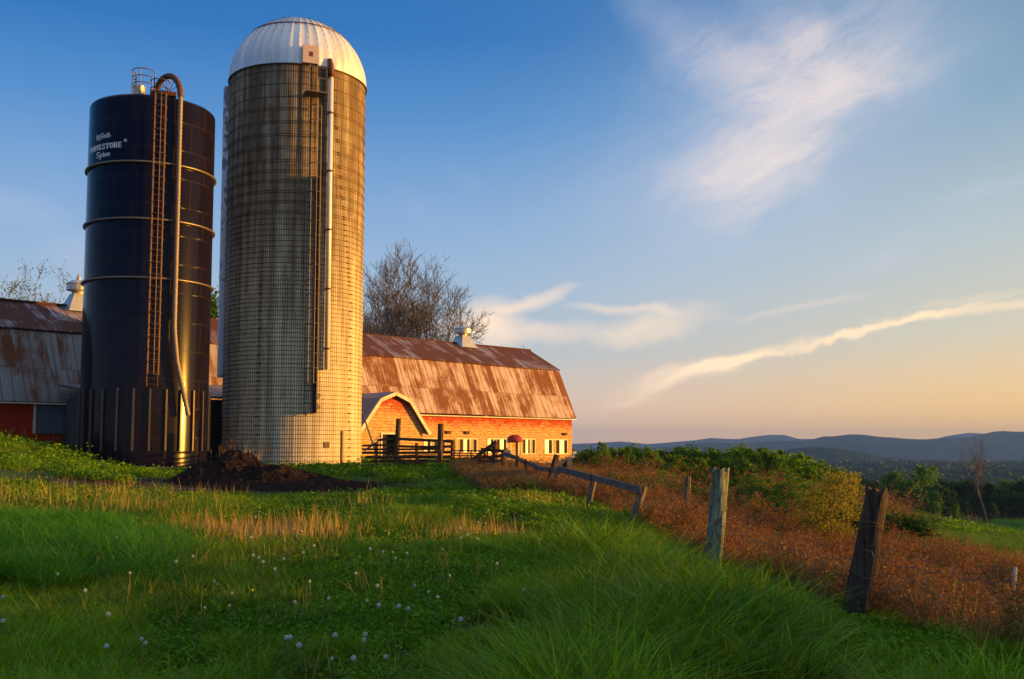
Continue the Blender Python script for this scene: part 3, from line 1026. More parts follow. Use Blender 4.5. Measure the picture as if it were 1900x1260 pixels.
def stave_mat():
    m, t, b = mat('stained_concrete_staves', 0.85, 0, 0.2)
    uv = t.n('ShaderNodeUVMap').outputs[0]
    s = t.n('ShaderNodeSeparateXYZ', {0: uv})
    u, v = s.outputs[0], s.outputs[1]
    su = t.m('DIVIDE', u, 0.25)
    col_i = t.m('FLOOR', su)
    wn = t.n('ShaderNodeTexWhiteNoise', {1: col_i}, noise_dimensions='1D').outputs['Value']
    vv = t.m('ADD', t.m('DIVIDE', v, 0.76), t.m('MULTIPLY', t.m('MODULO', col_i, 2.0), 0.5))
    rown = t.m('FLOOR', vv)
    wn2 = t.n('ShaderNodeTexWhiteNoise', {0: t.n('ShaderNodeCombineXYZ', {0: col_i, 1: rown}).outputs[0]}, noise_dimensions='2D').outputs['Value']
    h = t.m('DIVIDE', v, Hs)
    streak = t.noise(t.scalev(uv, (2.5, 0.07, 1)), 1.0, 7, 0.7)
    streak2 = t.noise(t.scalev(uv, (9.0, 0.35, 1)), 1.0, 5, 0.7)
    big = t.noise(uv, 0.35, 5, 0.6)
    # grime runs down from the dome and thins out half way down
    g = t.m('ADD', t.ramp(h, [(0.0, 0.0), (0.3, .12), (0.45, .36), (0.65, .78), (1.0, .98)]), t.m('MULTIPLY', t.m('SUBTRACT', streak, 0.5), 3.0))
    g = t.m('ADD', g, t.m('MULTIPLY', t.m('SUBTRACT', streak2, 0.5), 1.3))
    g = t.m('ADD', g, t.m('MULTIPLY', t.m('SUBTRACT', big, 0.5), 0.7))
    g = t.m('ADD', g, t.m('MULTIPLY', t.m('SUBTRACT', wn2, 0.5), 0.16), clamp=True)
    clean = t.mix(wn, (.50, .43, .29), (.80, .71, .52))
    clean = t.mix(t.m('MULTIPLY', wn2, 0.35), clean, (.46, .42, .34))
    dirty = t.mix(t.ramp(streak2, [(.38, 0.0), (.66, 1.0)]), (.018, .011, .005), (.25, .14, .055))
    col = t.mix(t.m('MULTIPLY', g, .93), clean, dirty)
    chips = t.ramp(t.noise(t.scalev(uv, (1, 1, 1)), 1.9, 2, 0.5), [(0.19, 1.0), (0.22, 0.0)])
    col = t.mix(t.m('MULTIPLY', chips, .7), col, (.06, .05, .04))
    fu = t.m('FRACT', t.m('MULTIPLY', su, 2.0))
    jl = t.m('LESS_THAN', t.m('ABSOLUTE', t.m('SUBTRACT', fu, 0.5)), 0.17)
    fv = t.m('FRACT', vv)
    jh = t.m('MULTIPLY', t.m('LESS_THAN', fv, 0.03), 0.4)
    col = t.mix(t.m('MAXIMUM', t.m('MULTIPLY', jl, 0.62), jh), col, (.05, .042, .035))
    t.put(b.inputs['Base Color'], col)
    prof = t.m('PINGPONG', fu, 0.5)
    bump(t, b, t.m('ADD', t.m('MULTIPLY', prof, 1.2), t.m('MULTIPLY', streak2, 0.3)), 0.55, 0.02)
    return m


M_stave = stave_mat()
M_hoop = flat('dark_steel_hoop', (.075, .050, .034), 0.6, 0.5, var=0.3)
link('silo_wall', cylmesh('silo_wall', [(WR, -1.0), (WR, Hs)], WR, 180), M_stave, white)


def band(r, th, hh, seg=120):
    return cylmesh('hoop', [(r, -hh / 2), (r + th, -hh / 2), (r + th, hh / 2), (r, hh / 2)], r, seg)


hoop_me = band(WR + .002, .018, .022)
hoop_me.materials.append(M_hoop)
zs_ = []
z = .25
while z < Hs * .62:
    zs_.append(z); z += .235 if z < Hs * .5 else .30
while z < Hs - .25:
    zs_.append(z); zs_.append(z + .12) if z < Hs * .9 else None
    z += .72 if z > Hs * .74 else .56
for z in zs_[:98]:
    link('hoop', hoop_me, None, white, (0, 0, z + .0))
# hoop lugs: little turnbuckles
lug = MB(); lug.tube([(-.085, 0, 0), (.085, 0, 0)], .032, 6)
lug_me = lug.mesh('hoop_lug'); lug_me.materials.append(M_hoop)
for i, z in enumerate(zs_[:96]):
    a = R_(-28) if (z < Hs * .45 and i % 2) else (R_(52) if z < Hs * .45 else ((i * 2.39) % 2.4) - 1.1)
    l_ = link('hoop_lug', lug_me, None, white, cp_(WR + .035, a, z)); l_.rotation_euler = (0, 0, a)


def dome_mat():
    m, t, b = mat('scuffed_white_dome_metal', 0.36, 0.40, 0.5)
    uv = t.n('ShaderNodeUVMap').outputs[0]
    s = t.n('ShaderNodeSeparateXYZ', {0: uv})
    gi = t.m('FLOOR', t.m('DIVIDE', s.outputs[0], WR * 2 * math.pi / 44))
    wn = t.n('ShaderNodeTexWhiteNoise', {1: gi}, noise_dimensions='1D').outputs['Value']
    n1 = t.noise(uv, 1.2, 6, 0.65)
    n2 = t.noise(t.scalev(uv, (4, .6, 1)), 1.0, 6, 0.7)
    col = t.mix(wn, (.62, .62, .63), (.82, .81, .80))
    sp = t.ramp(t.noise(uv, 5.0, 5, 0.7), [(0.25, 1.0), (0.31, 0.0)])
    col = t.mix(t.m('MULTIPLY', t.ramp(n2, [(0.5, 0.0), (0.75, 1.0)]), .5), col, (.36, .36, .42))
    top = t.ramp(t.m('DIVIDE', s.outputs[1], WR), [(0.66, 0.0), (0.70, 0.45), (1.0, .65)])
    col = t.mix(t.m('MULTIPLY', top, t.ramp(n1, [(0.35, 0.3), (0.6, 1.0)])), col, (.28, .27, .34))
    col = t.mix(sp, col, (.10, .07, .06))
    t.put(b.inputs['Base Color'], col)
    t.put(b.inputs['Roughness'], t.m('ADD', .28, t.m('MULTIPLY', n1, .3)))
    bump(t, b, n1, .2, .05)
    return m


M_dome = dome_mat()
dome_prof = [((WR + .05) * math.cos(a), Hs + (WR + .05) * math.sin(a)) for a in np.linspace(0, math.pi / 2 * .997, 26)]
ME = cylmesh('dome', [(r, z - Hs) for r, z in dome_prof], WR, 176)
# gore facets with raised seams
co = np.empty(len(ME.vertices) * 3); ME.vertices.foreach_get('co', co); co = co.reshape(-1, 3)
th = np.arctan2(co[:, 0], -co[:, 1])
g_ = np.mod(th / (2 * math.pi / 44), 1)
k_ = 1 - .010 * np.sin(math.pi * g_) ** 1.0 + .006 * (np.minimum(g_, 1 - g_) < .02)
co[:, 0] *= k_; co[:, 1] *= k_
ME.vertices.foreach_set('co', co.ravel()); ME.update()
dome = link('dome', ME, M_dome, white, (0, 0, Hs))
sb = MB()
for i in range(44):
    a = 2 * math.pi * i / 44
    pts = [((WR + .055) * math.cos(e) * math.sin(a), -(WR + .055) * math.cos(e) * math.cos(a), (WR + .055) * math.sin(e)) for e in np.linspace(0.0, 1.45, 14)]
    sb.tube(pts, .020, 4, cap=False)
sb.build('seams', flat('dome_seam_metal', (.09, .08, .08), .5, .5), dome)
for e, rad in ((.0, .045), (R_(46), .03)):
    rr_ = (WR + .06) * math.cos(e)
    mb = MB(); mb.tube(arc(rr_, (WR + .06) * math.sin(e), 0, 2 * math.pi * (1 - 1 / 80), 79), rad, 5, closed=True); mb.build('dome_band', M_hoop, dome)
# hatch on the dome
pa_ = R_(9)
Mh = Matrix.Rotation(pa_, 4, 'Z')
hb_ = MB(); hb_.box((-.43, -(WR + .22), .05), (.43, -(WR + .05) + .9, 1.05), Mh); hat = hb_.build('hatch', flat('peach_grey_hatch_steel', (.55, .44, .40), .5, .2, var=.15), dome)
hb_ = MB(); hb_.box((-.06, -(WR + .24), .42), (.12, -(WR + .221), .68), Mh); hb_.build('latch_plate', M_rustmetal, hat)
# ladder, cage and platform
LA = R_(11.5)


def ladder(parent, r, a, z0, z1, w, mt, rung, name='ladder', off=.12):
    tdir = Vector((math.cos(a), math.sin(a), 0))
    c0 = Vector(cp_(r + off, a, 0))
    mb = MB()
    for s_ in (-1, 1):
        mb.tube([c0 + tdir * (w / 2 * s_) + Vector((0, 0, z0)), c0 + tdir * (w / 2 * s_) + Vector((0, 0, z1))], .022, 5)
    z = z0 + .1
    while z < z1:
        mb.tube([c0 - tdir * w / 2 + Vector((0, 0, z)), c0 + tdir * w / 2 + Vector((0, 0, z))], .014, 4)
        z += rung
    return mb.build(name, mt, parent)


def cage(parent, r, a, z0, z1, w, depth, step, mt, nbar=3, off=.12, rad=.018):
    nrm = Vector((math.sin(a), -math.cos(a), 0)); tdir = Vector((math.cos(a), math.sin(a), 0))
    c0 = Vector(cp_(r + off, a, 0))
    mb = MB()
    def pt(ph, z): return c0 + tdir * (math.cos(ph) * w / 2) + nrm * (math.sin(ph) * depth) + Vector((0, 0, z))
    z = z0
    while z <= z1 + .01:
        mb.tube([pt(ph, z) for ph in np.linspace(0, math.pi, 11)], rad, 4)
        z += step
    for k in range(nbar):
        ph = math.pi * (k + 1) / (nbar + 1)
        mb.tube([pt(ph, z0), pt(ph, z - step)], rad * .75, 4)
    return mb.build('ladder_cage', mt, parent)


M_ladder = flat('dull_ladder_steel', (.16, .13, .11), .55, .5, var=.3)
cs_ = MB(); cs_.box((-.02, -(WR + .52), 3.0), (.02, -(WR + .01), Hs * .72), Matrix.Rotation(R_(16.2), 4, 'Z')); cs_.build('cage_shadow_sheet', M_hoop, white)  # side sheet added so its shadow falls across the staves
ladder(white, WR, LA, 2.9, Hs + .1, .42, M_ladder, .30)
cage(white, WR, LA + .03, 4.6, Hs - 2.0, .72, .62, .79, M_ladder, 3)
pf = MB(); pf.box((-.55, -(WR + .9), Hs - 1.75), (.6, -(WR + .05), Hs - 1.70), Matrix.Rotation(LA, 4, 'Z')); 
for sx in (-.5, .55):
    pf.box((sx, -(WR + .9), Hs - 1.70), (sx + .035, -(WR + .86), Hs - .35), Matrix.Rotation(LA, 4, 'Z'))
for zz in (Hs - .4, Hs - 1.0):
    pf.box((-.5, -(WR + .9), zz), (.585, -(WR + .865), zz + .035), Matrix.Rotation(LA, 4, 'Z'))
pf.build('platform', M_ladder, white)
# white fill pipe
M_pipe = flat('white_painted_pipe', (.72, .71, .72), .35, .1, var=.08, scale=2)
PA = R_(25.5)


def zpx(px, py, Y):
    return P(px, py, Y).z


pz1 = zpx(603, 110, WY - 3.3) - wg; pz0 = zpx(602, 686, WY - 3.3) - wg
pip = MB(); pip.tube([cp_(WR + .22, PA, pz0), cp_(WR + .22, PA, pz1 - .9)], .135, 16); pipo = pip.build('fill_pipe', M_pipe, white, True)
hd = MB(); hd.tube([cp_(WR + .22, PA, pz1 - 1.0), cp_(WR + .20, PA, pz1 - .4), cp_(WR + .05, PA, pz1), cp_(WR - .25, PA, pz1 + .02)], [.19, .17, .15, .14], 10); hd.build('pipe_hood', M_rustmetal, pipo, True)
for k in range(5):
    z = pz0 + (pz1 - .9 - pz0) * (k + .35) / 5
    br = MB(); br.tube([cp_(WR + .22, PA, z - .05), cp_(WR + .22, PA, z + .05)], .16, 12); br.bar(cp_(WR, PA, z), cp_(WR + .2, PA, z), .05, .05); br.build('pipe_bracket', M_hoop, pipo)
# white flaking chute at the back left
cpos = Vector((-16.55 - wb.x, 61.0 - WY, 0)); cpos.rotate(Matrix.Rotation(ang, 4, 'Z'))
ztc = P(420, 165, 61.0).z - wg; zbc = P(405, 700, 61.0).z - wg
ch = []
for z in np.arange(zbc, ztc, .05):
    ph = ((z - zbc) / .40) % 1
    ch.append((.60 - (.03 if ph < .12 else 0), z))
Mch, t, b = mat('flaking_white_chute_paint', .6, .1, .4)
tc = t.n('ShaderNodeTexCoord').outputs['Object']
fl = t.ramp(t.m('ADD', t.noise(t.scalev(tc, (1, 1, .8)), 2.2, 6, .7), t.m('MULTIPLY', t.m('SUBTRACT', t.n('ShaderNodeSeparateXYZ', {0: tc}).outputs[2], 14.0), .012)), [(0.53, 0.0), (0.58, 1.0)])
t.put(b.inputs['Base Color'], t.mix(fl, (.62, .64, .68), (.17, .17, .18)))
co_ = link('unloading_chute', cylmesh('unloading_chute', ch, .6, 32), Mch, white)
co_.location = (cpos.x, cpos.y, 0)
# bulge at the foot, cable scraps
mb = MB(); mb.box((-.05, -(WR + .07), .2), (.05, -(WR - .02), 2.1), Matrix.Rotation(R_(43), 4, 'Z')); mb.build('steel_strap', M_hoop, white)
mb = MB(); mb.box((-.16, -(WR + .04), 1.2), (.16, -(WR - .02), 1.5), Matrix.Rotation(R_(28), 4, 'Z')); mb.build('hole_plate', M_hoop, white)  # dark plate standing in for a small square hole
mb = MB(); mb.tube([cp_(WR + .05, R_(19) + .05 * math.sin(k * 1.3), 4.1 - k * .12) for k in range(9)], .018, 4); mb.build('cable', M_hoop, white)
mb = MB(); mb.box((-.45, -(WR + .30), -.6), (3.6, -(WR - .3), .0)); 
# ------------------------------------------------------------------ dark blue sealed silo
BY = 53.5
bb_ = P(266, 860, BY)
bg_ = zpx(266, 868, BY - 3.0) - .05
BRD = 3.10
bang = math.atan2(bb_.x, BY)
blue = empty('sealed_steel_silo', (bb_.x, BY, bg_), -bang, 'dark navy glass-lined steel silo with white lettering and a caged ladder', 'silo')
Hb = P(281, 212, BY).z - bg_
zsk = P(266, 722, BY).z - bg_          # top of the stiffened skirt
M_navy, t, b = mat('glossy_navy_glass_steel', .22, .0, .15)
uv = t.n('ShaderNodeUVMap').outputs[0]
s = t.n('ShaderNodeSeparateXYZ', {0: uv})
u, v = s.outputs[0], s.outputs[1]
rowh = 1.43
rowi = t.m('FLOOR', t.m('DIVIDE', v, rowh))
uo = t.m('ADD', t.m('DIVIDE', u, 1.95), t.m('MULTIPLY', t.m('MODULO', t.m('ABSOLUTE', rowi), 2.0), 0.5))
shi = t.m('FLOOR', uo)
wn = t.n('ShaderNodeTexWhiteNoise', {0: t.n('ShaderNodeCombineXYZ', {0: shi, 1: rowi}).outputs[0]}, noise_dimensions='2D').outputs['Value']
fu = t.m('FRACT', uo); fv = t.m('FRACT', t.m('DIVIDE', v, rowh))
su_ = t.m('LESS_THAN', t.m('ABSOLUTE', t.m('SUBTRACT', fu, .5)), .012)
sv_ = t.m('LESS_THAN', fv, .022)
# rows of bolt heads beside the seams
bu = t.m('LESS_THAN', t.m('ABSOLUTE', t.m('SUBTRACT', t.m('FRACT', t.m('DIVIDE', u, .11)), .5)), .28)
bvv = t.m('LESS_THAN', t.m('ABSOLUTE', t.m('SUBTRACT', t.m('FRACT', t.m('DIVIDE', v, .11)), .5)), .28)
bo1 = t.m('MULTIPLY', bu, t.m('LESS_THAN', t.m('ABSOLUTE', t.m('SUBTRACT', fv, .045)), .016))
bo2 = t.m('MULTIPLY', bvv, t.m('LESS_THAN', t.m('ABSOLUTE', t.m('SUBTRACT', fu, .525)), .009))
bolt = t.m('MAXIMUM', bo1, bo2)
col = t.mix(wn, (.003, .003, .012), (.005, .005, .018))
col = t.mix(t.noise(t.scalev(uv, (2.5, .12, 1)), 1, 6, .7), col, (.010, .006, .014))
col = t.mix(t.m('MULTIPLY', t.m('MAXIMUM', su_, sv_), .5), col, (.030, .018, .015))
col = t.mix(t.m('MULTIPLY', bolt, .4), col, (.04, .03, .03))
t.put(b.inputs['Base Color'], col)
t.put(b.inputs['Roughness'], t.m('ADD', .11, t.m('MULTIPLY', t.noise(t.scalev(uv, (5, .15, 1)), 1, 5, .7), .15)))
bump(t, b, t.m('ADD', t.m('MULTIPLY', bolt, 1.0), t.m('ADD', t.m('MULTIPLY', t.m('MAXIMUM', su_, sv_), .3), t.m('MULTIPLY', t.noise(t.scalev(uv, (.8, .25, 1)), 1, 3, .5), .25))), .25, .02)
link('silo_wall', cylmesh('silo_wall', [(BRD, -.6), (BRD, Hb - .12), (BRD - .03, Hb - .02), (BRD - .12, Hb + .06)], BRD, 160), M_navy, blue)
link('silo_roof', cylmesh('silo_roof', [(BRD - .12, Hb + .06), (BRD * .6, Hb + .36), (BRD * .2, Hb + .52), (.01, Hb + .55)], BRD, 96), M_navy, blue)
M_ring = flat('bronze_grey_ring_angle', (.22, .18, .13), .4, .6, var=.2)
for py in (299, 404.5, 514):
    z = zpx(270, py, BY - BRD) - bg_
    link('ring_angle', cylmesh('ring_angle', [(BRD + .0, -.05), (BRD + .13, -.05), (BRD + .13, .03), (BRD + .0, .04)], BRD, 128), M_ring, blue, (0, 0, z))
M_stiff = flat('dull_stiffener_steel', (.10, .085, .07), .45, .5, var=.3)
for k in range(26):
    a = 2 * math.pi * k / 26 + .07
    mb = MB(); mb.box((-.045, -(BRD + .11), .85), (.045, -(BRD - .02), zsk - .15), Matrix.Rotation(a, 4, 'Z')); mb.build('stiffener', M_stiff, blue)
mb = MB(); mb.tube(arc(BRD + .03, .03, 0, 2 * math.pi * 79 / 80, 79), .06, 6, closed=True); mb.build('base_ring', M_ring, blue)
BL = R_(5.0)
z0l = zpx(279, 716, BY - BRD - .2) - bg_; z1l = Hb + .3
M_lad2 = flat('rusty_grey_ladder_steel', (.13, .08, .055), .5, .5, var=.4)
ladder(blue, BRD, BL, z0l, z1l, .50, M_lad2, .30)
cage(blue, BRD, BL, z0l + .55, Hb + .2, .70, .66, .60, M_lad2, 3)
# blower pipe with rusty gooseneck
BPA = R_(21.5)
M_bpipe = flat('dull_corrugated_pipe_metal', (.24, .20, .16), .6, .35, var=.3)
zk1 = zpx(322, 612, BY - 2.9) - bg_; zk2 = zpx(345, 770, BY - 2.9) - bg_
c = Vector(cp_(BRD + .28, BPA, 0))
tn = Vector((math.cos(BPA), math.sin(BPA), 0)); nn_ = Vector((math.sin(BPA), -math.cos(BPA), 0))
pts = [c + Vector((0, 0, Hb + .1)), c + Vector((0, 0, zk1 + .3)), c + Vector((0, 0, zk1 - .1)) + tn * .02, c + tn * .16 + nn_ * .05 + Vector((0, 0, zk1 - 1.5)), c + tn * .76 + nn_ * .15 + Vector((0, 0, zk2))]
fine_pts = []
for a_, b_ in zip(pts[:-1], pts[1:]):
    L_ = (b_ - a_).length; n_ = max(2, int(L_ / .05))
    fine_pts += [a_.lerp(b_, k / n_) for k in range(n_)]
fine_pts.append(pts[-1])
rads = [.108 + (.012 if (k // 2) % 2 else 0) for k in range(len(fine_pts))]
mb = MB(); mb.tube(fine_pts, rads, 14); bpo = mb.build('blower_pipe', M_bpipe, blue, True)
top_c = Vector(cp_(BRD - .95, R_(15), Hb + .1))
c_t = c + Vector((0, 0, Hb + .05))
e_t = Vector(cp_(BRD - 1.75, R_(2), Hb + .35))
gn = []
for k in range(17):
    th_ = math.pi * k / 16
    m_ = c_t.lerp(e_t, .5)
    hx = (c_t - e_t) * .5
    gn.append(m_ + Vector((hx.x, hx.y, 0)) * math.cos(th_) + Vector((0, 0, (c_t.z - m_.z) * math.cos(th_) + 1.15 * math.sin(th_) - .0)))
mb = MB(); mb.tube(gn, [.15] * 17, 10); mb.build('gooseneck', M_rustmetal, bpo)
# struts inside the gooseneck
mb = MB()
hubp = Vector(((c_t.x + e_t.x) / 2, (c_t.y + e_t.y) / 2, Hb + .45))
for k in (3, 5, 7, 9, 11, 13):
    mb.tube([hubp, gn[k]], .02, 4)
mb.build('gooseneck_brace', M_lad2, bpo)
# guard rail on the roof, and the hatch
gr = MB()
ga = R_(-12)
gc = Vector(cp_(BRD - .55, ga, Hb + .2))
for zz in (.45, .80, 1.15):
    gr.tube([gc + Vector((.52 * math.sin(q_), -.52 * math.cos(q_), zz)) for q_ in np.linspace(-2.4, 1.6 if zz > .9 else .9, 16)], .026, 4)
for q_ in (-2.4, -1.3, -.3, .9):
    gr.tube([gc + Vector((.52 * math.sin(q_), -.52 * math.cos(q_), -.2)), gc + Vector((.52 * math.sin(q_), -.52 * math.cos(q_), 1.15 if q_ < 0 else .80))], .026, 4)
gr.tube([gc + Vector((.52 * math.sin(1.6), -.52 * math.cos(1.6), 1.15)), gc + Vector((.52 * math.sin(1.6), -.52 * math.cos(1.6), -.1))], .026, 4)
gr.build('guard_rail', M_lad2, blue)
rc = Vector(cp_(BRD - .5, R_(6), Hb + .2))
gr = MB()
for zz in (.3, .7):
    gr.tube([rc + Vector((.45 * math.sin(q_), -.45 * math.cos(q_), zz)) for q_ in np.linspace(-1.9, 1.9, 14)], .024, 4)
gr.build('ladder_hoop', M_lad2, blue)
mb = MB(); mb.tube([(-.75, -1.9, Hb + .2), (-.75, -1.9, Hb + .75), (-.75, -1.9, Hb + .82)], [.34, .34, .2], 16); mb.build('roof_hatch', M_galv, blue)
mb = MB(); mb.tube([(.55, -2.0, Hb + .2), (.55, -2.0, Hb + .6)], [.22, .20], 12); mb.build('breather_vent', M_rustmetal, blue)
mb = MB(); mb.box((-.2, -2.75, Hb + .2), (1.05, -2.3, Hb + .4)); mb.build('roof_deck', M_rustmetal, blue)

# white lettering, wrapped on the steel
M_letter, t, b = mat('white_vinyl_letter', .5, 0, .3)
b.inputs['Base Color'].default_value = (.78, .82, .84, 1)


def wrap_text(name, polys, phi_c, z_c, parent, lean=0.0):
    """polys: quads in metres (x right, z up) -> wrapped on the cylinder, with thickness"""
    Vs = []; Fs = []
    for q in polys:
        n = 4
        # subdivide long ones
        (x0, z0_), (x1, z1_), (x2, z2_), (x3, z3_) = q
        m_ = max(1, int(max(abs(x1 - x0), abs(x2 - x3)) / .06))
        for k in range(m_):
            f0 = k / m_; f1 = (k + 1) / m_
            c4 = [(x0 + (x1 - x0) * f0, z0_ + (z1_ - z0_) * f0), (x0 + (x1 - x0) * f1, z0_ + (z1_ - z0_) * f1), (x3 + (x2 - x3) * f1, z3_ + (z2_ - z3_) * f1), (x3 + (x2 - x3) * f0, z3_ + (z2_ - z3_) * f0)]
            i = len(Vs)
            for rr2 in (BRD + .012, BRD + .004):
                for x, zz in c4:
                    Vs.append(cp_(rr2, phi_c + (x + lean * zz) / BRD, z_c + zz))
            Fs += [(i, i + 1, i + 2, i + 3), (i, i + 4, i + 5, i + 1), (i + 1, i + 5, i + 6, i + 2), (i + 2, i + 6, i + 7, i + 3), (i + 3, i + 7, i + 4, i)]
    return link(name, npmesh(name, np.array(Vs), np.array(Fs)), M_letter, parent)


def stroke(a, b, w):
    a = np.array(a, float); b = np.array(b, float)
    d = b - a; d /= np.hypot(*d); nrm = np.array([-d[1], d[0]]) * w / 2
    return [tuple(a - nrm), tuple(b - nrm), tuple(b + nrm), tuple(a + nrm)]


def arcs(cx, cz, rx, rz, a0, a1, w0, n=8):
    out = []
    for k in range(n):
        t0 = R_(a0 + (a1 - a0) * k / n); t1 = R_(a0 + (a1 - a0) * (k + 1) / n)
        out.append(stroke((cx + rx * math.cos(t0), cz + rz * math.sin(t0)), (cx + rx * math.cos(t1), cz + rz * math.sin(t1)), w0))
    return out


def glyph(ch):
    """slab letters in a box 0..0.8 wide, 0..1 high: thick stems, thin bars, feet"""
    S, B, F_ = .24, .09, .10
    st = lambda x, a=0, b=1: stroke((x, a), (x, b), S)
    ft = lambda x, z, w=.36: stroke((x - w / 2, z), (x + w / 2, z), F_)
    if ch == 'H': return [st(.18), st(.66), stroke((.18, .5), (.66, .5), B)] + [ft(x, z) for x in (.18, .66) for z in (.05, .95)]
    if ch == 'A': return [stroke((.14, 0), (.40, 1), .12), stroke((.70, 0), (.44, 1), .26), stroke((.22, .3), (.62, .3), B), ft(.12, .05, .3), ft(.70, .05, .36)]
    if ch == 'R': return [st(.18), ft(.18, .05), stroke((.02, .95), (.42, .95), F_), stroke((.18, .5), (.44, .5), B)] + arcs(.42, .72, .22, .22, -90, 90, .18) + [stroke((.44, .5), (.72, .02), .22)]
    if ch == 'V': return [stroke((.14, 1), (.42, 0), .26), stroke((.70, 1), (.46, 0), .12), ft(.12, .95, .36), ft(.70, .95, .3)]
    if ch == 'E': return [st(.18), stroke((.02, .05), (.72, .05), F_), stroke((.02, .95), (.70, .95), F_), stroke((.18, .5), (.52, .5), B), stroke((.68, .05), (.68, .30), B), stroke((.66, .72), (.66, .95), B), stroke((.52, .38), (.52, .62), B)]
    if ch == 'S': return arcs(.40, .73, .24, .22, 20, 270, .17) + arcs(.40, .27, .26, .22, 90, -160, .17) + [stroke((.66, .72), (.66, .98), B), stroke((.12, .02), (.12, .28), B)]
    if ch == 'T': return [st(.40), ft(.40, .05), stroke((.02, .95), (.78, .95), F_), stroke((.06, .68), (.06, .95), B), stroke((.74, .68), (.74, .95), B)]
    if ch == 'O': return arcs(.40, .5, .28, .42, 100, 260, .22, 10) + arcs(.40, .5, .28, .42, -80, 80, .22, 10)
    return []


def script_word(word, size):
    """rounded small letters drawn with one stroke width"""
    W = .13
    G = {
        'A': (arcs(.36, .0, .36, .9, 0, 180, W, 10) + [stroke((.04, .35), (.70, .35), W)], .62),
        'O': (arcs(.30, .20, .36, .46, 0, 360, W, 14), .55),
        'S': (arcs(.34, .75, .30, .2, 10, 265, W) + arcs(.34, .28, .32, .26, 90, -170, W) + [stroke((.34, .95), (1.1, .97), W)], .85),
        'm': ([stroke((.06, 0), (.06, .6), W), stroke((.36, 0), (.36, .5), W), stroke((.66, 0), (.66, .5), W)] + arcs(.21, .46, .15, .12, 0, 180, W, 5) + arcs(.51, .46, .15, .12, 0, 180, W, 5), .84),
        'i': ([stroke((.06, 0), (.06, .6), W), stroke((.06, .75), (.06, .88), W)], .26),
        't': ([stroke((.14, 0), (.14, .95), W), stroke((0, .58), (.32, .58), W), stroke((.14, .05), (.32, .05), W)], .42),
        'h': ([stroke((.06, 0), (.06, .98), W), stroke((.40, 0), (.40, .45), W)] + arcs(.23, .44, .17, .15, 0, 180, W, 5), .55),
        'y': ([stroke((.04, .6), (.04, .2), W), stroke((.40, .6), (.40, -.2), W)] + arcs(.22, .2, .18, .16, 180, 360, W, 5) + arcs(.22, -.2, .18, .12, 180, 360, W, 5), .56),
        's': (arcs(.2, .46, .16, .12, 20, 270, W, 6) + arcs(.2, .17, .17, .13, 90, -160, W, 6), .48),
        'e': (arcs(.23, .3, .19, .26, 20, 330, W, 9) + [stroke((.05, .32), (.41, .32), W)], .54),
    }
    out = []; x = 0
    for c in word:
        g, adv = G[c]
        out += [[((px + x) * size, pz * size) for px, pz in q] for q in g]
        x += adv
    return [[(px - x * size / 2, pz) for px, pz in q] for q in out]


def zb(px, py):
    return zpx(px, py, BY - BRD * .75) - bg_


def phi_at(px, py, z_unused=0):
    """angle on the blue silo that meets this pixel"""
    d = ray(px, py); dx, dy = d.x / d.y, 1.0
    # intersect horizontal ray with circle
    ox, oy = -bb_.x, -BY
    A2 = dx * dx + 1; B2 = 2 * (ox * dx + oy); C2 = ox * ox + oy * oy - BRD * BRD
    disc = max(0, B2 * B2 - 4 * A2 * C2)
    s_ = (-B2 - math.sqrt(disc)) / (2 * A2)
    hx, hy = ox + s_ * dx, oy + s_
    v_ = Vector((hx, hy, 0)); v_.rotate(Matrix.Rotation(bang, 4, 'Z'))
    z_ = EYE + d.z / d.y * s_ * 1.0 - bg_
    return math.atan2(v_.x, -v_.y), z_


pL, zL = phi_at(168.0, 275); pR, zR = phi_at(227, 268)
pL = max(pL, -1.25)
word = 'HARVESTORE'
tw = (pR - pL) * BRD
lw = tw / (len(word) * .88)
zc1, zc0 = zR + .22, zR - .22
polys = []
for i, c in enumerate(word):
    for q in glyph(c):
        polys.append([((i * .88 + px) * lw - tw / 2, (pz - .5) * .27) for px, pz in q])
pm_ = (pL + pR) / 2
zline = zR
wrap_text('lettering', polys, pm_, zline, blue)
p2, z2 = phi_at(191, 258)
wrap_text('lettering', script_word('AOSmith', .255), p2, z2 + .03, blue)
p3, z3 = phi_at(191, 285)
wrap_text('lettering', script_word('System', .27), p3, z3 - .17, blue)
wrap_text('trademark_ring', [[(x * .07, z * .07) for x, z in q] for q in arcs(0, 0, 1, 1, 0, 360, .3, 12) + [stroke((-.3, -.5), (-.3, .5), .25), stroke((-.3, .5), (.3, .2), .25), stroke((-.1, 0), (.35, -.5), .25)]], pR + .05, zline + .20, blue)

# ------------------------------------------------------------------ fence posts and rails


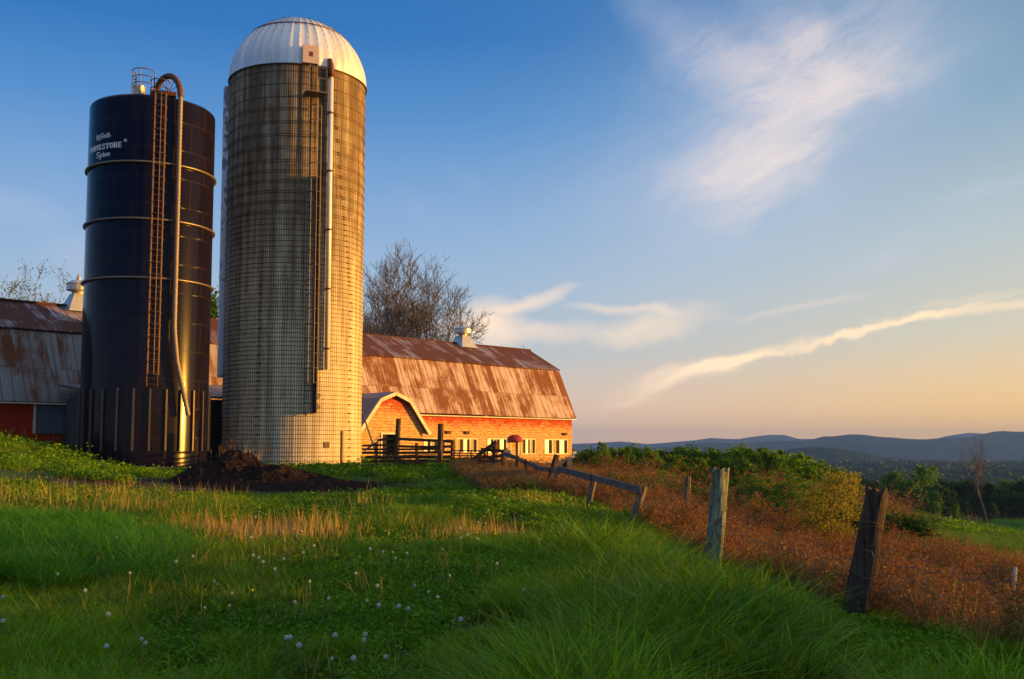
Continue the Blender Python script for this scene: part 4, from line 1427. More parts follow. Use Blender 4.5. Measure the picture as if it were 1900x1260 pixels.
def wood_post(name, p0, p1, r0, r1, m, label, cat='post', group=None, seg=22, rough=.16, jag=.05):
    """irregular round post from p0 to p1, with a splintered top"""
    p0 = Vector(p0); p1 = Vector(p1)
    L = (p1 - p0).length
    d = (p1 - p0).normalized()
    u = d.cross(Vector((0, 1, 0))).normalized(); w = d.cross(u)
    nr_ = max(8, int(L / .06))
    V = []; seedx = abs(p0.x * 13.7) % 9
    for i in range(nr_ + 1):
        f = i / nr_
        r = r0 + (r1 - r0) * f
        for k in range(seg):
            a = 2 * math.pi * k / seg
            gr_ = float(vnoise(math.cos(a) * 4 + seedx, math.sin(a) * 4 + seedx + f * L * .5, .6))
            kk = 1 + rough * (gr_ - .5) * 2 + .05 * (float(vnoise(math.cos(a) * 3 + f * L * 3, math.sin(a) * 3 + seedx, .8)) - .5)
            c = p0 + d * (L * f) + u * (r * kk * math.cos(a)) + w * (r * kk * math.sin(a))
            if i == nr_:
                c = c + d * ((float(vnoise(k * 1.7 + seedx, 3, 1)) - .5) * jag * 2.2)
            V.append(tuple(c))
    Q = []
    for i in range(nr_):
        for k in range(seg):
            Q.append((i * seg + k, i * seg + (k + 1) % seg, (i + 1) * seg + (k + 1) % seg, (i + 1) * seg + k))
    V.append(tuple(p1 - d * .015)); V.append(tuple(p0))
    T = []
    for k in range(seg):
        T.append((len(V) - 2, nr_ * seg + k, nr_ * seg + (k + 1) % seg)); T.append((len(V) - 1, (k + 1) % seg, k))
    # local coordinates: origin at the base
    V = np.array(V) - np.array(p0)
    o = link(name, npmesh(name, V, [np.array(Q), np.array(T)], smooth=False), m)
    o.location = p0
    if label: tag(o, label, cat, group)
    return o


def gpt(px, py_base, Y):
    p = P(px, py_base, Y)
    return Vector((p.x, Y, h1(p.x, Y)))


def post_px(name, pb, pt, Y, r0, r1, m, label, lean_y=0.0, **kw):
    a = P(pb[0], pb[1], Y); b = P(pt[0], pt[1], Y + lean_y)
    d = (a - b).normalized()
    g = h1(a.x, Y)
    k = max(0, (a.z - g)) + .25
    return wood_post(name, a + d * k, b, r0, r1, m, label, **kw)


fp1 = post_px('fence_post', (1584, 1142), (1628, 910), 10.0, .125, .108, M_postdark, 'dark thick leaning fence post standing nearest in the bottom right brambles', rough=.20, jag=.05)
fp2 = post_px('fence_post', (1325, 1045), (1337, 872), 14.8, .115, .112, M_lichen, 'upright grey-green lichen-covered fence post left of the dark leaning one', rough=.20, jag=.05)
fp3 = post_px('fence_post', (1272, 985), (1277, 884), 24.0, .065, .062, M_post, 'slim sunlit round post standing alone in the brambles behind the rail fence', rough=.08, jag=.01)
post_px('marker_post', (1882, 1082), (1884, 1052), 24.0, .045, .04, flat('chalky_white_marker_paint', (.42, .45, .40), .8, var=.3), 'short white-topped marker post among brambles at the right edge', jag=.0)

# leaning rail fence (posts and two boards)
def fence_root(name, loc, label, cat='fence', group=None):
    return empty(name, loc, 0, label, cat, group)


rf = fence_root('rail_fence', tuple(gpt(1100, 940, 27)), 'broken rail fence with leaning posts and sagging grey boards running toward the barn')
rfl = rf.location.copy()


def add_part(o, root):
    o.location = o.location - root.location
    o.parent = root
    return o


p4 = wood_post('post', P(1170, 985, 21.7), P(1194, 903, 21.7), .085, .08, M_post, None, jag=.02); add_part(p4, rf)
p5 = wood_post('post', P(1089, 950, 27), P(1104, 880, 27), .085, .075, M_post, None, jag=.02); add_part(p5, rf)
p6 = wood_post('post', P(1012, 925, 33), P(1033, 844, 33), .11, .09, M_postdark, None, jag=.03); add_part(p6, rf)
p7 = wood_post('post', P(1030, 922, 32.4), P(1036, 868, 32.6), .09, .085, M_post, None, jag=.02); add_part(p7, rf)


def board(root, a, b, th, h, m, name='rail', sag=0.0):
    mb = MB()
    o0 = Vector(root.location)
    n = 5
    a = Vector(a); b = Vector(b)
    pts = [a.lerp(b, k / n) + Vector((0, 0, -sag * math.sin(math.pi * k / n))) - o0 for k in range(n + 1)]
    # continuous board from cross sections
    d = (b - a).normalized(); side = d.cross(Vector((0, 0, 1))).normalized(); up = side.cross(d)
    V = []
    for p_ in pts:
        for (i, j) in ((-1, -1), (1, -1), (1, 1), (-1, 1)):
            V.append(tuple(p_ + side * (th / 2 * i) + up * (h / 2 * j)))
    Q = [(0, 3, 2, 1), (4 * n, 4 * n + 1, 4 * n + 2, 4 * n + 3)]
    for k in range(n):
        for q in range(4):
            Q.append((4 * k + q, 4 * k + (q + 1) % 4, 4 * k + 4 + (q + 1) % 4, 4 * k + 4 + q))
    mb._add(V, Q)
    return mb.build(name, m, root)


board(rf, P(1190, 909, 21.6), P(1098, 886, 26.9), .05, .15, M_rail)
board(rf, P(1096, 886, 26.8), P(1036, 870, 32.0), .05, .17, M_rail)
board(rf, P(1030, 872, 32.2), P(994, 869, 36.5), .05, .14, M_rail)

# far end: the rail that dives from the corral corner into the weeds
rf2 = fence_root('rail_fence', tuple(gpt(935, 862, 46)), 'short plank fence sloping from the corral corner down into the dry weeds')
for (pb, pt, Y, r) in [((935, 866), (935, 836), 46, .10), ((960, 868), (961, 846), 43.5, .085), ((976, 876), (975, 852), 41, .06)]:
    add_part(wood_post('post', P(*pb, Y), P(*pt, Y), r, r * .9, M_brownwood, None, jag=.02), rf2)
board(rf2, P(933, 841, 46), P(962, 851, 43.4), .05, .17, M_rail)
board(rf2, P(962, 852, 43.4), P(1000, 868, 38), .05, .16, M_rail)

# thin stake with white tag
st = wood_post('stake', P(1001, 915, 33.5), P(1003, 876, 33.5), .025, .022, M_postdark, 'thin dark stake with a white tag beside the leaning fence corner', cat='stake', jag=0)
mb = MB(); q_ = P(1001.5, 893, 33.45) - st.location; mb.box((q_.x - .035, q_.y - .03, q_.z - .10), (q_.x + .035, q_.y + .035, q_.z + .13)); mb.build('tag', M_pipe, st)
# scrap sheet hanging at the fence corner
sh = [P(1036, 876, 32.8), P(1052, 879, 32.4), P(1052.5, 853, 32.5), P(1044, 861, 32.6)]
o0 = sh[0].copy()
V = [tuple(p_ - o0) for p_ in sh] + [tuple(p_ - o0 + Vector((0, .02, 0))) for p_ in sh]
scr = link('scrap_sheet', npmesh('scrap_sheet', np.array(V), np.array([(0, 1, 2, 3), (7, 6, 5, 4), (0, 4, 5, 1), (1, 5, 6, 2), (2, 6, 7, 3), (3, 7, 4, 0)])), M_postdark)
scr.location = o0
tag(scr, 'torn dark triangular sheet caught on the fence corner before the barn windows', 'scrap sheet')

# wires sagging from the nearest posts
M_wire = flat('rusty_fence_wire', (.14, .09, .06), .6, .4, var=.3)


def wire(pa, pb, sag, label):
    pa = Vector(pa); pb = Vector(pb)
    n = 22
    pts = []
    for k in range(n + 1):
        f = k / n
        p_ = pa.lerp(pb, f) + Vector((.03 * math.sin(k * 1.9), 0, -sag * math.sin(math.pi * f) + .02 * math.sin(k * 2.7)))
        pts.append(p_ - pa)
    mb = MB(); mb.tube(pts, .0035, 4)
    for k in range(1, n):
        q = pts[k]
        mb.tube([q + Vector((-.015, 0, -.018)), q + Vector((.015, 0, .018))], .002, 3)
    o = mb.build('barbed_wire', M_wire); o.location = pa
    tag(o, label, 'wire')


wire(P(1596, 1040, 9.87), P(1318, 965, 14.68), .10, 'upper rusty barbed wire between the dark post and the lichen post')
wire(P(1588, 1090, 9.87), P(1318, 1010, 14.68), .16, 'lower sagging barbed wire between the dark post and the lichen post')
wire(P(1600, 1020, 9.87), P(1990, 1080, 6.5), .10, 'barbed wire running from the dark leaning post out to the right')
# wire wound round the dark post
wm = MB()
for zc in (.42, .82, .86):
    n = 20; pts = []
    for k in range(n + 1):
        a = 2 * math.pi * k / n
        f = zc / 1.2
        base = P(1590, 1140, 10.0).lerp(P(1623, 912, 10.0), f)
        pts.append(base + Vector((.135 * math.cos(a), .135 * math.sin(a), .05 * math.sin(a * 1.5 + zc * 9))) - fp1.location)
    wm.tube(pts, .003, 4)
wm.build('wire_loops', M_wire, fp1)

# ------------------------------------------------------------------ corral in front of the wing
post_px('tall_post', (816, 866), (818, 786), 49.5, .125, .125, M_brownwood, 'tall round corral post standing right of the other one in front of the barn wall', jag=.0)
post_px('tall_post', (735, 862), (740, 777), 51.5, .125, .12, M_brownwood, 'slightly leaning tall corral post in front of the wing doorway', jag=.0)
cor = fence_root('corral_fence', tuple(gpt(750, 862, 51)), 'brown plank corral fence with uneven rails in front of the wing doorway')
for (px, y0, y1, Y, r) in [(699, 864, 822, 52.5, .08), (773, 866, 822, 50.5, .07), (840, 866, 817, 49.8, .10)]:
    add_part(wood_post('post', P(px, y0, Y), P(px, y1, Y), r, r, M_brownwood, None, jag=.01), cor)
for (x0, y0, x1, y1, ya, yb, h) in [(740, 814.5, 841, 819, 51.3, 49.6, .14), (700, 817, 736, 813, 52.4, 51.6, .12), (739, 828, 840, 828.5, 51.2, 49.6, .12), (672, 827, 738, 826, 53, 51.3, .10),
                                     (672, 840, 840, 839, 53, 49.6, .13), (680, 848, 840, 847.5, 52.8, 49.6, .15), (690, 856, 840, 856.5, 52.6, 49.6, .13), (672, 833.5, 815, 833, 53, 49.9, .10)]:
    board(cor, P(x0, y0, ya), P(x1, y1, yb), .045, h, M_brownwood, sag=random.uniform(-.02, .05))
gate = fence_root('pipe_gate', tuple(gpt(875, 864, 49)), 'rusty pipe cattle gate between the corral post and the braced fence corner', 'gate')
mb = MB(); go_ = gate.location
for k in range(6):
    y_ = 836 + k * 4.6
    mb.tube([P(842, y_, 49.4) - go_, P(905, y_ + .6, 48.4) - go_], .025, 6)
for x_ in (843, 853, 874, 890, 905):
    mb.tube([P(x_, 834.5, 49.4 - (x_ - 842) / 63) - go_, P(x_, 861, 49.4 - (x_ - 842) / 63) - go_], .03, 6)
mb.build('gate_frame', M_rustmetal, gate)
mb = MB(); mb.box((-.05, -.02, .6), (.03, .04, .75)); mb.build('latch', M_rustmetal, gate)
cb = fence_root('braced_fence', tuple(gpt(905, 866, 48)), 'braced fence corner of weathered planks with a long diagonal board before the barn windows')
for (px, y0, y1, Y, r) in [(891, 866, 842, 48.5, .09), (918, 868, 824, 47.5, .13), (934, 868, 834, 46.6, .11)]:
    add_part(wood_post('post', P(px, y0, Y), P(px + .5, y1, Y), r, r * .95, M_brownwood, None, jag=.03), cb)
for (x0, y0, x1, y1, ya, yb, h) in [(872, 857, 921, 819, 48.2, 47.2, .17), (893, 834, 936, 837, 48.3, 46.5, .14), (895, 849, 934, 846, 48.3, 46.5, .12), (898, 843, 914, 855, 48.3, 47.4, .10), (893, 856, 934, 855, 48.3, 46.5, .13)]:
    board(cb, P(x0, y0, ya), P(x1, y1, yb), .05, h, M_brownwood, name='rail' if x0 != 872 else 'diagonal_brace')
# pile of bent pipes and old poles against the pale silo
for i, (x0, y0, x1, y1, Y, r, lab) in enumerate([
    (697, 838, 673, 768, 53.0, .045, 'long thin pole leaning left against the pale silo'),
    (676, 836, 702, 819, 52.6, .05, 'short stick crossing in front of the long leaning pole'),
    (684, 829, 706, 806, 53.4, .03, 'pale thin rod leaning right toward the doorway')]):
    a = P(x0, y0, Y); b = P(x1, y1, Y)
    o = wood_post('leaning_pole', a, b, r, r * .7, M_rail if i != 2 else M_galv, lab, cat='pole', jag=0)
bp = MB(); o0 = gpt(705, 862, 50.8)
rs = random.Random(5)
for k in range(16):
    y_ = 845 + k * 1.15 + rs.uniform(-1.5, 1.5)
    xa = rs.uniform(668, 700); xb = rs.uniform(735, 815)
    n = 8; pts = []
    for j in range(n + 1):
        f = j / n
        pts.append(P(xa + (xb - xa) * f, min(864, y_ + 2.2 * math.sin(f * 3 + k)), 50.9 - .05 * k * .3 - f * .6) - o0)
    bp.tube(pts, .022, 5)
pile = bp.build('pipe_pile', M_rustmetal); pile.location = o0
tag(pile, 'low tangle of rusty bent pipes lying along the foot of the corral fence', 'pipe pile')

# ------------------------------------------------------------------ manure heap
HC = P(450, 895, 40.0)
n = 220
xs_ = np.linspace(-8.5, 8.5, n * 2); ys_ = np.linspace(-5, 5, n)
XX, YY = np.meshgrid(xs_, ys_, indexing='ij')
WX = XX + HC.x; WYy = YY + HC.y
g0 = H(WX, WYy)


def bumpf(cx, cy, rx, ry, h, p=2.0):
    d = ((WX - cx) / rx) ** 2 + ((WYy - cy) / ry) ** 2
    return h * np.exp(-d ** (p / 2) * 1.1)


c1_ = P(446, 890, 40.5); c2_ = P(510, 890, 39.8); c3_ = P(590, 900, 37.5); c4_ = P(385, 890, 40)
hh = np.maximum.reduce([bumpf(c1_.x, c1_.y, 1.35, 1.6, 1.02), bumpf(c2_.x, c2_.y, 1.4, 1.5, .62), bumpf(c3_.x, c3_.y, 3.0, 1.5, .22), bumpf(c4_.x, c4_.y, 1.0, 1.3, .62), bumpf(c1_.x + .9, c1_.y, 2.4, 2.2, .55)])
nz = (fbm(WX, WYy, 1.0, 5) - .47) * .5 * np.clip(hh * 1.3, 0, .9) + (fbm(WX, WYy, .22, 3, ox=5) - .45) * .30 * np.clip(hh * 3, 0, 1) + (fbm(WX, WYy, .09, 2, ox=9) - .37) * .16 * np.clip(hh * 4, 0, 1)
edge = np.clip(hh * 12 - .8, -1, 1) * .06
ZZ = g0 + hh * 1.18 + nz + edge - .02
V = np.stack([WX - HC.x, WYy - HC.y, ZZ - HC.z], -1).reshape(-1, 3)
i, j = np.meshgrid(np.arange(2 * n - 1), np.arange(n - 1), indexing='ij')
q = np.stack([i * n + j, (i + 1) * n + j, (i + 1) * n + j + 1, i * n + j + 1], -1).reshape(-1, 4)
keep = (hh.reshape(-1)[q].max(1) > .045)
mh, t, b = mat('dark_manure_soil', .95, 0, .1)
g = t.n('ShaderNodeTexCoord').outputs['Object']
a_ = t.noise(g, 3.0, 7, .7); b2_ = t.noise(g, 16, 5, .7)
col = t.mix(t.ramp(a_, [(.35, 0.0), (.65, 1.0)]), (.008, .005, .004), (.035, .017, .010))
col = t.mix(t.ramp(b2_, [(.58, 0.0), (.75, .8)]), col, (.10, .05, .025))
t.put(b.inputs['Base Color'], col)
bump(t, b, t.m('ADD', a_, b2_), 1.0, .08)
heap = link('manure_heap', npmesh('manure_heap', V, q[keep], smooth=True), mh)
heap.location = HC
tag(heap, 'dark brown manure heap with clods and weeds in front of the two silos', 'heap')
# loose plank and slab in front of the pale silo
sl_ = gpt(600, 864, 51.5)
mb = MB(); mb.box((-2.6, -.15, -.02), (1.9, .15, .12)); o = mb.build('plank', M_rail); o.location = sl_; o.rotation_euler = (0, 0, .05)
tag(o, 'pale grey plank lying in the grass at the foot of the pale silo', 'plank')

# far farm buildings in the valley
for (px, py, Y, w_, lab) in [(1608, 866, 2300, 14, 'tiny white farmhouse on the distant wooded hillside'), (1063, 842, 1500, 9, 'tiny pale house in the far valley just right of the barn corner')]:
    p_ = P(px, py, Y)
    r_ = empty('farmhouse', tuple(p_), .3, lab, 'house')
    mb = MB(); mb.box((-w_ / 2, -4, -6), (w_ / 2, 4, 4)); mb.build('wall', M_pipe, r_)
    mb = MB(); mb.prism([(-w_ / 2 - .5, 4.02), (w_ / 2 + .5, 4.02), (0, 8)], -4.4, 4.4); mb.build('roof', M_shedwall, r_)

# ------------------------------------------------------------------ vegetation materials


def leafmat(name, c1, c2, c3=None, trans=.25, patch=.35, rough=.5, spec=.12):
    """foliage colour: random per clump plus world-space patches"""
    m = bpy.data.materials.new(name); m.use_nodes = True
    t = NT(m.node_tree)
    oi = t.n('ShaderNodeObjectInfo')
    g = t.n('ShaderNodeNewGeometry').outputs['Position']
    n1 = t.noise(g, patch, 4, .6)
    tone = t.n('ShaderNodeAttribute', attribute_name='tone').outputs['Fac']
    f = t.m('ADD', t.m('ADD', t.m('MULTIPLY', oi.outputs['Random'], .30), t.m('MULTIPLY', t.m('POWER', tone, 2.0), .55)), t.m('MULTIPLY', t.ramp(n1, [(.38, 0.0), (.62, 1.0)]), .42), clamp=True)
    col = t.mix(f, c1, c2)
    if c3:
        k = t.ramp(t.noise(g, patch * 7 + 3, 3, .6), [(.56, 0.0), (.66, 1.0)])
        col = t.mix(t.m('MULTIPLY', k, .7), col, c3)
    b = t.n('ShaderNodeBsdfPrincipled', {'Base Color': col, 'Roughness': rough, 'Specular IOR Level': spec})
    tr = t.n('ShaderNodeBsdfTranslucent', {'Color': col})
    mx = t.n('ShaderNodeMixShader', {0: trans, 1: b.outputs[0], 2: tr.outputs[0]})
    o = t.n('ShaderNodeOutputMaterial')
    t.t.links.new(mx.outputs[0], o.inputs[0])
    return m


M_grass = leafmat('lush_grass_blade', (.018, .060, .001), (.23, .43, .003), (.34, .36, .01), .38, .45)
M_short = leafmat('short_turf_blade', (.025, .070, .001), (.22, .38, .003), (.30, .28, .02), .35, .5)
M_bluegrass = leafmat('blue_green_tall_grass', (.02, .10, .006), (.10, .32, .012), None, .35, .4)
M_dry = leafmat('dry_straw_stalk', (.32, .21, .05), (.60, .42, .12), None, .3, .6)
M_thatch = leafmat('withered_thatch_blade', (.12, .10, .03), (.34, .27, .09), None, .25, .6)
M_bramble = leafmat('russet_dead_weed_leaf', (.085, .032, .012), (.42, .165, .016), (.27, .22, .04), .3, .3)
M_twig = leafmat('brown_weed_stem', (.10, .055, .035), (.24, .14, .08), None, .1, .4)
M_weed = leafmat('broad_green_weed_leaf', (.045, .13, .003), (.15, .30, .006), None, .35, .5)

hidden = bpy.data.collections.new('plant_parts')   # sources for the instanced ground cover, not linked to the scene


def blades(n, R, h, hv, w, lean, curve, seg=3, rs=None, up=0.0, uniform_dir=None):
    """numpy grass blades as thin tapering strips"""
    rs = rs or rng
    a = rs.uniform(0, 2 * np.pi, n); r = R * np.sqrt(rs.uniform(0, 1, n))
    bx = r * np.cos(a); by = r * np.sin(a)
    hd = h * (1 + rs.uniform(-hv, hv, n))
    dirn = rs.uniform(0, 2 * np.pi, n)
    if uniform_dir is not None:
        dirn = uniform_dir + rs.normal(0, .5, n)
    le = lean * rs.uniform(.3, 1.3, n) * hd
    cu = curve * rs.uniform(.2, 1.5, n) * hd
    face = dirn + np.pi / 2 + rs.normal(0, .5, n)
    wd = w * rs.uniform(.7, 1.3, n)
    V = []; 
    for k in range(seg + 1):
        f = k / seg
        off = le * f + cu * f * f
        zz = hd * (f - .25 * (curve * f * f)) + up
        cx = bx + np.cos(dirn) * off; cy = by + np.sin(dirn) * off
        ww = wd * (1 - f) ** .7 / 2 if k < seg else wd * .04
        V.append(np.stack([cx - np.cos(face) * ww, cy - np.sin(face) * ww, zz], -1))
        V.append(np.stack([cx + np.cos(face) * ww, cy + np.sin(face) * ww, zz], -1))
    V = np.stack(V, 1)                       # n, 2(seg+1), 3
    base = np.arange(n)[:, None] * (2 * (seg + 1))
    q = []
    for k in range(seg):
        q.append(np.concatenate([base + 2 * k, base + 2 * k + 1, base + 2 * k + 3, base + 2 * k + 2], 1))
    return V.reshape(-1, 3), np.concatenate(q)


def merge(parts):
    Vs = []; Fs = []; n = 0
    for V, F in parts:
        Vs.append(V); Fs.append(F + n); n += len(V)
    return np.concatenate(Vs), np.concatenate(Fs)


def leafquads(C, D, L, W, droop=.2, rs=None):
    """small rhombic leaves at points C with directions D (n,3)"""
    rs = rs or rng
    n = len(C)
    D = D / (np.linalg.norm(D, axis=1, keepdims=True) + 1e-9)
    up = rs.normal(0, 1, (n, 3))
    S = np.cross(D, up); S /= (np.linalg.norm(S, axis=1, keepdims=True) + 1e-9)
    L = L * rs.uniform(.6, 1.3, (n, 1)); W = W * rs.uniform(.7, 1.3, (n, 1))
    p0 = C; p1 = C + D * L * .5 + S * W / 2; p2 = C + D * L; p3 = C + D * L * .5 - S * W / 2
    V = np.stack([p0, p1, p2, p3], 1).reshape(-1, 3)
    F = np.arange(4 * n).reshape(-1, 4)
    return V, F


def add_tone(me, F, vpb):
    tv = rng.uniform(0, 1, int(F.max()) // vpb + 2)
    at = me.attributes.new('tone', 'FLOAT', 'FACE')
    at.data.foreach_set('value', tv[F.min(axis=1) // vpb].astype(np.float32))


def src(name, V, F, m, F2=None, m2=None, split=None, vpb=4):
    me = npmesh(name, V, F)
    add_tone(me, F, vpb)
    me.materials.append(m)
    if m2 is not None:
        me.materials.append(m2)
        mi = np.zeros(len(me.polygons), dtype=np.int32); mi[split:] = 1
        me.polygons.foreach_set('material_index', mi)
    o = bpy.data.objects.new(name, me)
    return o


def scatter(name, X, Y, srcs, scl, label, cat, tilt=.12, zoff=0.0, pick=None, zs=None):
    X = np.asarray(X); Y = np.asarray(Y)
    n = len(X)
    Z = H(X, Y) + zoff
    me = bpy.data.meshes.new(name)
    me.vertices.add(n)
    me.vertices.foreach_set('co', np.stack([X, Y, Z], -1).astype(np.float32).ravel())
    rot = np.stack([rng.normal(0, tilt, n), rng.normal(0, tilt, n), rng.uniform(0, 2 * np.pi, n)], -1).astype(np.float32)
    at = me.attributes.new('rot', 'FLOAT_VECTOR', 'POINT'); at.data.foreach_set('vector', rot.ravel())
    s3 = np.asarray(scl, dtype=np.float32) * np.ones(n, dtype=np.float32)
    zz = s3 if zs is None else np.asarray(zs, dtype=np.float32)
    at = me.attributes.new('scl', 'FLOAT_VECTOR', 'POINT'); at.data.foreach_set('vector', np.stack([s3, s3, zz], -1).ravel())
    pk = rng.integers(0, len(srcs), n).astype(np.int32) if pick is None else np.asarray(pick, dtype=np.int32)
    at = me.attributes.new('pick', 'INT', 'POINT'); at.data.foreach_set('value', pk)
    o = bpy.data.objects.new(name, me); COL.objects.link(o)
    c = bpy.data.collections.new(name + '_kinds')
    for k, s in enumerate(srcs):
        s.name = '%s_kind_%02d' % (name, k)
        c.objects.link(s)
    ng = bpy.data.node_groups.new(name + '_nodes', 'GeometryNodeTree')
    ng.interface.new_socket('Geometry', in_out='INPUT', socket_type='NodeSocketGeometry')
    ng.interface.new_socket('Geometry', in_out='OUTPUT', socket_type='NodeSocketGeometry')
    gi = ng.nodes.new('NodeGroupInput'); go = ng.nodes.new('NodeGroupOutput')
    ip = ng.nodes.new('GeometryNodeInstanceOnPoints')
    ci = ng.nodes.new('GeometryNodeCollectionInfo')
    ci.inputs['Collection'].default_value = c
    ci.inputs['Separate Children'].default_value = True
    ci.inputs['Reset Children'].default_value = True

    def attr(nm, dt):
        a = ng.nodes.new('GeometryNodeInputNamedAttribute'); a.data_type = dt; a.inputs[0].default_value = nm
        return a.outputs[0]
    L = ng.links.new
    L(gi.outputs[0], ip.inputs['Points'])
    L(ci.outputs[0], ip.inputs['Instance'])
    ip.inputs['Pick Instance'].default_value = True
    L(attr('pick', 'INT'), ip.inputs['Instance Index'])
    L(attr('rot', 'FLOAT_VECTOR'), ip.inputs['Rotation'])
    L(attr('scl', 'FLOAT_VECTOR'), ip.inputs['Scale'])
    L(ip.outputs[0], go.inputs[0])
    md = o.modifiers.new('scatter', 'NODES'); md.node_group = ng
    tag(o, label, cat, kind='stuff')
    return o


def sample_view(n, y0, y1, pw=1.0, margin=.08, xlim=(-.53, .53)):
    """random ground points in the wedge the photo shows, thinning with distance"""
    u = rng.uniform(0, 1, n)
    if pw == 1.0:
        Y = y0 * (y1 / y0) ** u
    else:
        e = 1 - pw
        Y = (y0 ** e + u * (y1 ** e - y0 ** e)) ** (1 / e)
    X = rng.uniform(xlim[0], xlim[1], n) * Y + rng.uniform(-.3, .3, n)
    return X, Y


fence_x = lambda Y: np.interp(Y, [4, 6.5, 10, 14.8, 21.7, 27, 33, 40, 46, 52], [4.3, 4.0, 3.35, 2.85, 2.6, 2.05, 1.2, .6, -.4, -.6])


def in_heap(X, Y):
    d = ((X - HC.x - .6) / 5.2) ** 2 + ((Y - HC.y + .6) / 3.2) ** 2
    return d < 1


def in_silo(X, Y):
    a = (X - wb.x) ** 2 + (Y - WY) ** 2 < (WR + .15) ** 2
    b = (X - bb_.x) ** 2 + (Y - BY) ** 2 < (BRD + .15) ** 2
    # behind the barn wall
    q = (X - A_.x) * uy.x + (Y - A_.y) * uy.y
    return a | b | (q > WALL - .1) & (Y > 40) & (q < 8)


# tuft kinds
def mixed(nb, nd, R, h, hv, w, lean, curve, seg, m, **kw):
    a, b = blades(nb, R, h, hv, w, lean, curve, seg, **kw)
    c, d = blades(nd, R, h * .8, .7, w * .8, lean * 2.2, curve, seg)
    V, F = merge([(a, b), (c, d)])
    return src('t', V, F, m, None, M_thatch, len(b), vpb=2 * (seg + 1))


T_short = [mixed(30, 7, .16, .075, .6, .0075, .5, .5, 3, M_short) for _ in range(5)]
T_mid = [mixed(22, 4, .15, .15, .60, rng.uniform(.007, .014), .40, .60, 3, M_grass) for _ in range(7)]
T_tall = [mixed(15, 4, .18, .30, .65, rng.uniform(.009, .024), .42, .80, 5, M_grass, uniform_dir=rng.uniform(0, 6.28)) for _ in range(8)]
T_broad = [src('t', *blades(9, .12, .27, .5, .021, .55, .9, 5), M_grass, vpb=12) for _ in range(3)]
T_blue = [src('t', *blades(26, .16, .30, .50, .013, .40, .9, 5), M_bluegrass, vpb=12) for _ in range(4)]


def clover():
    n = 60
    C = np.stack([rng.normal(0, .11, n), rng.normal(0, .11, n), rng.uniform(.02, .10, n)], -1)
    D = np.stack([rng.normal(0, 1, n), rng.normal(0, 1, n), rng.normal(.1, .35, n)], -1)
    return leafquads(C, D, .045, .03)


T_clover = [src('t', *clover(), M_weed) for _ in range(4)]

# --- near and middle turf
dens = lambda X, Y: fbm(X, Y, 1.4, 4)
X, Y = sample_view(52000, 4.5, 72, 1.35)
k = (X < fence_x(Y) + .6) | (Y > 52)
k &= ~in_silo(X, Y) & ~in_heap(X, Y)
bare = fbm(X, Y, 2.3, 4, ox=31)
hz = ((X - HC.x - .8) / 8.5) ** 2 + ((Y - HC.y + 2.5) / 7.0) ** 2
tr = ((X + 2.2) / 1.0) ** 2 + ((Y - 6.9) / .9) ** 2
k &= ~((hz < 1.1) & (bare < .60)) & ~((tr < 1.3) & (bare < .52)) & (bare > .37)
X, Y = X[k], Y[k]
s_ = np.clip(Y / 16, .9, 3.2) * rng.uniform(.7, 1.3, len(X))
scatter('grass', X, Y, T_short + T_clover, s_, 'short green turf with clover covering the yard', 'grass', zs=s_ * .9)

# --- clover and small leaves on the trodden track
n_ = 6500
Y = 4.8 + 12.5 * rng.uniform(0, 1, n_) ** 1.3; X = -.9 - .05 * Y + rng.normal(0, .16, n_) * (Y + 2)
k = fbm(X, Y, .9, 4, ox=91) > .42
scatter('clover', X[k], Y[k], T_clover, rng.uniform(.45, .95, k.sum()), 'low clover and small-leaved weeds carpeting the trodden middle of the yard', 'clover')

# --- medium grass clumps
X, Y = sample_view(56000, 4.8, 70, 1.3)
k = (X < fence_x(Y) + .4) | (Y > 52)
k &= ~in_silo(X, Y) & ~in_heap(X, Y)
tallz = fbm(X, Y, 2.0, 4, ox=77)
hz = ((X - HC.x - .8) / 9.0) ** 2 + ((Y - HC.y + 3.0) / 8.0) ** 2
mid = np.exp(-(((X + 1.2) / 2.4) ** 2 + ((Y - 9.5) / 5.0) ** 2))          # the grazed track up the middle
th_ = .42 + .13 * (hz < 1) + .26 * mid
th_ = th_ - .12 * ((X < -.32 * Y) & (Y > 12)) - .04 * (X < -3)
k &= tallz > th_
k &= ~((hz < 1) & (fbm(X, Y, 1.8, 4, ox=131) < .52))
X, Y, tallz = X[k], Y[k], tallz[k]
s_ = np.clip(Y / 18, .75, 2.2) * rng.uniform(.65, 1.25, len(X)) * np.clip(.55 + (tallz - .4) * 3.0, .55, 1.3)
scatter('grass', X, Y, T_mid, s_, 'ankle-high green grass clumps over the farmyard slope', 'grass', zs=s_ * np.clip(18 / Y, .55, 1.15))

# --- tall lush grass by the fence, bottom right
X, Y = sample_view(25000, 4.6, 30, 1.6, xlim=(-.15, .6))
fx = fence_x(Y)
left = np.interp(Y, [4, 8, 12, 16, 22, 30], [-.6, -.1, -.1, .2, 1.0, 1.4])
k = (X < fx + .35 + rng.normal(0, .15, len(X))) & (X > left + rng.normal(0, .35, len(X)))
tz = fbm(X, Y, 1.2, 4, ox=12)
k &= tz > .42
X, Y, tz = X[k], Y[k], tz[k]
s_ = rng.uniform(.65, 1.15, len(X)) * np.clip(.1 + tz * 1.9, .5, 1.35) * np.clip(.8 + Y / 60, .8, 1.3)
pz_ = np.minimum(np.hypot((X - 3.0) / .9, (Y - 8.9) / 1.5), np.hypot((X - 2.65) / .8, (Y - 13.6) / 1.8))
s_ *= np.clip(.30 + .7 * pz_, .32, 1.0)
s_ *= np.clip(.5 + (fence_x(Y) - X) * .45, .5, 1.0)
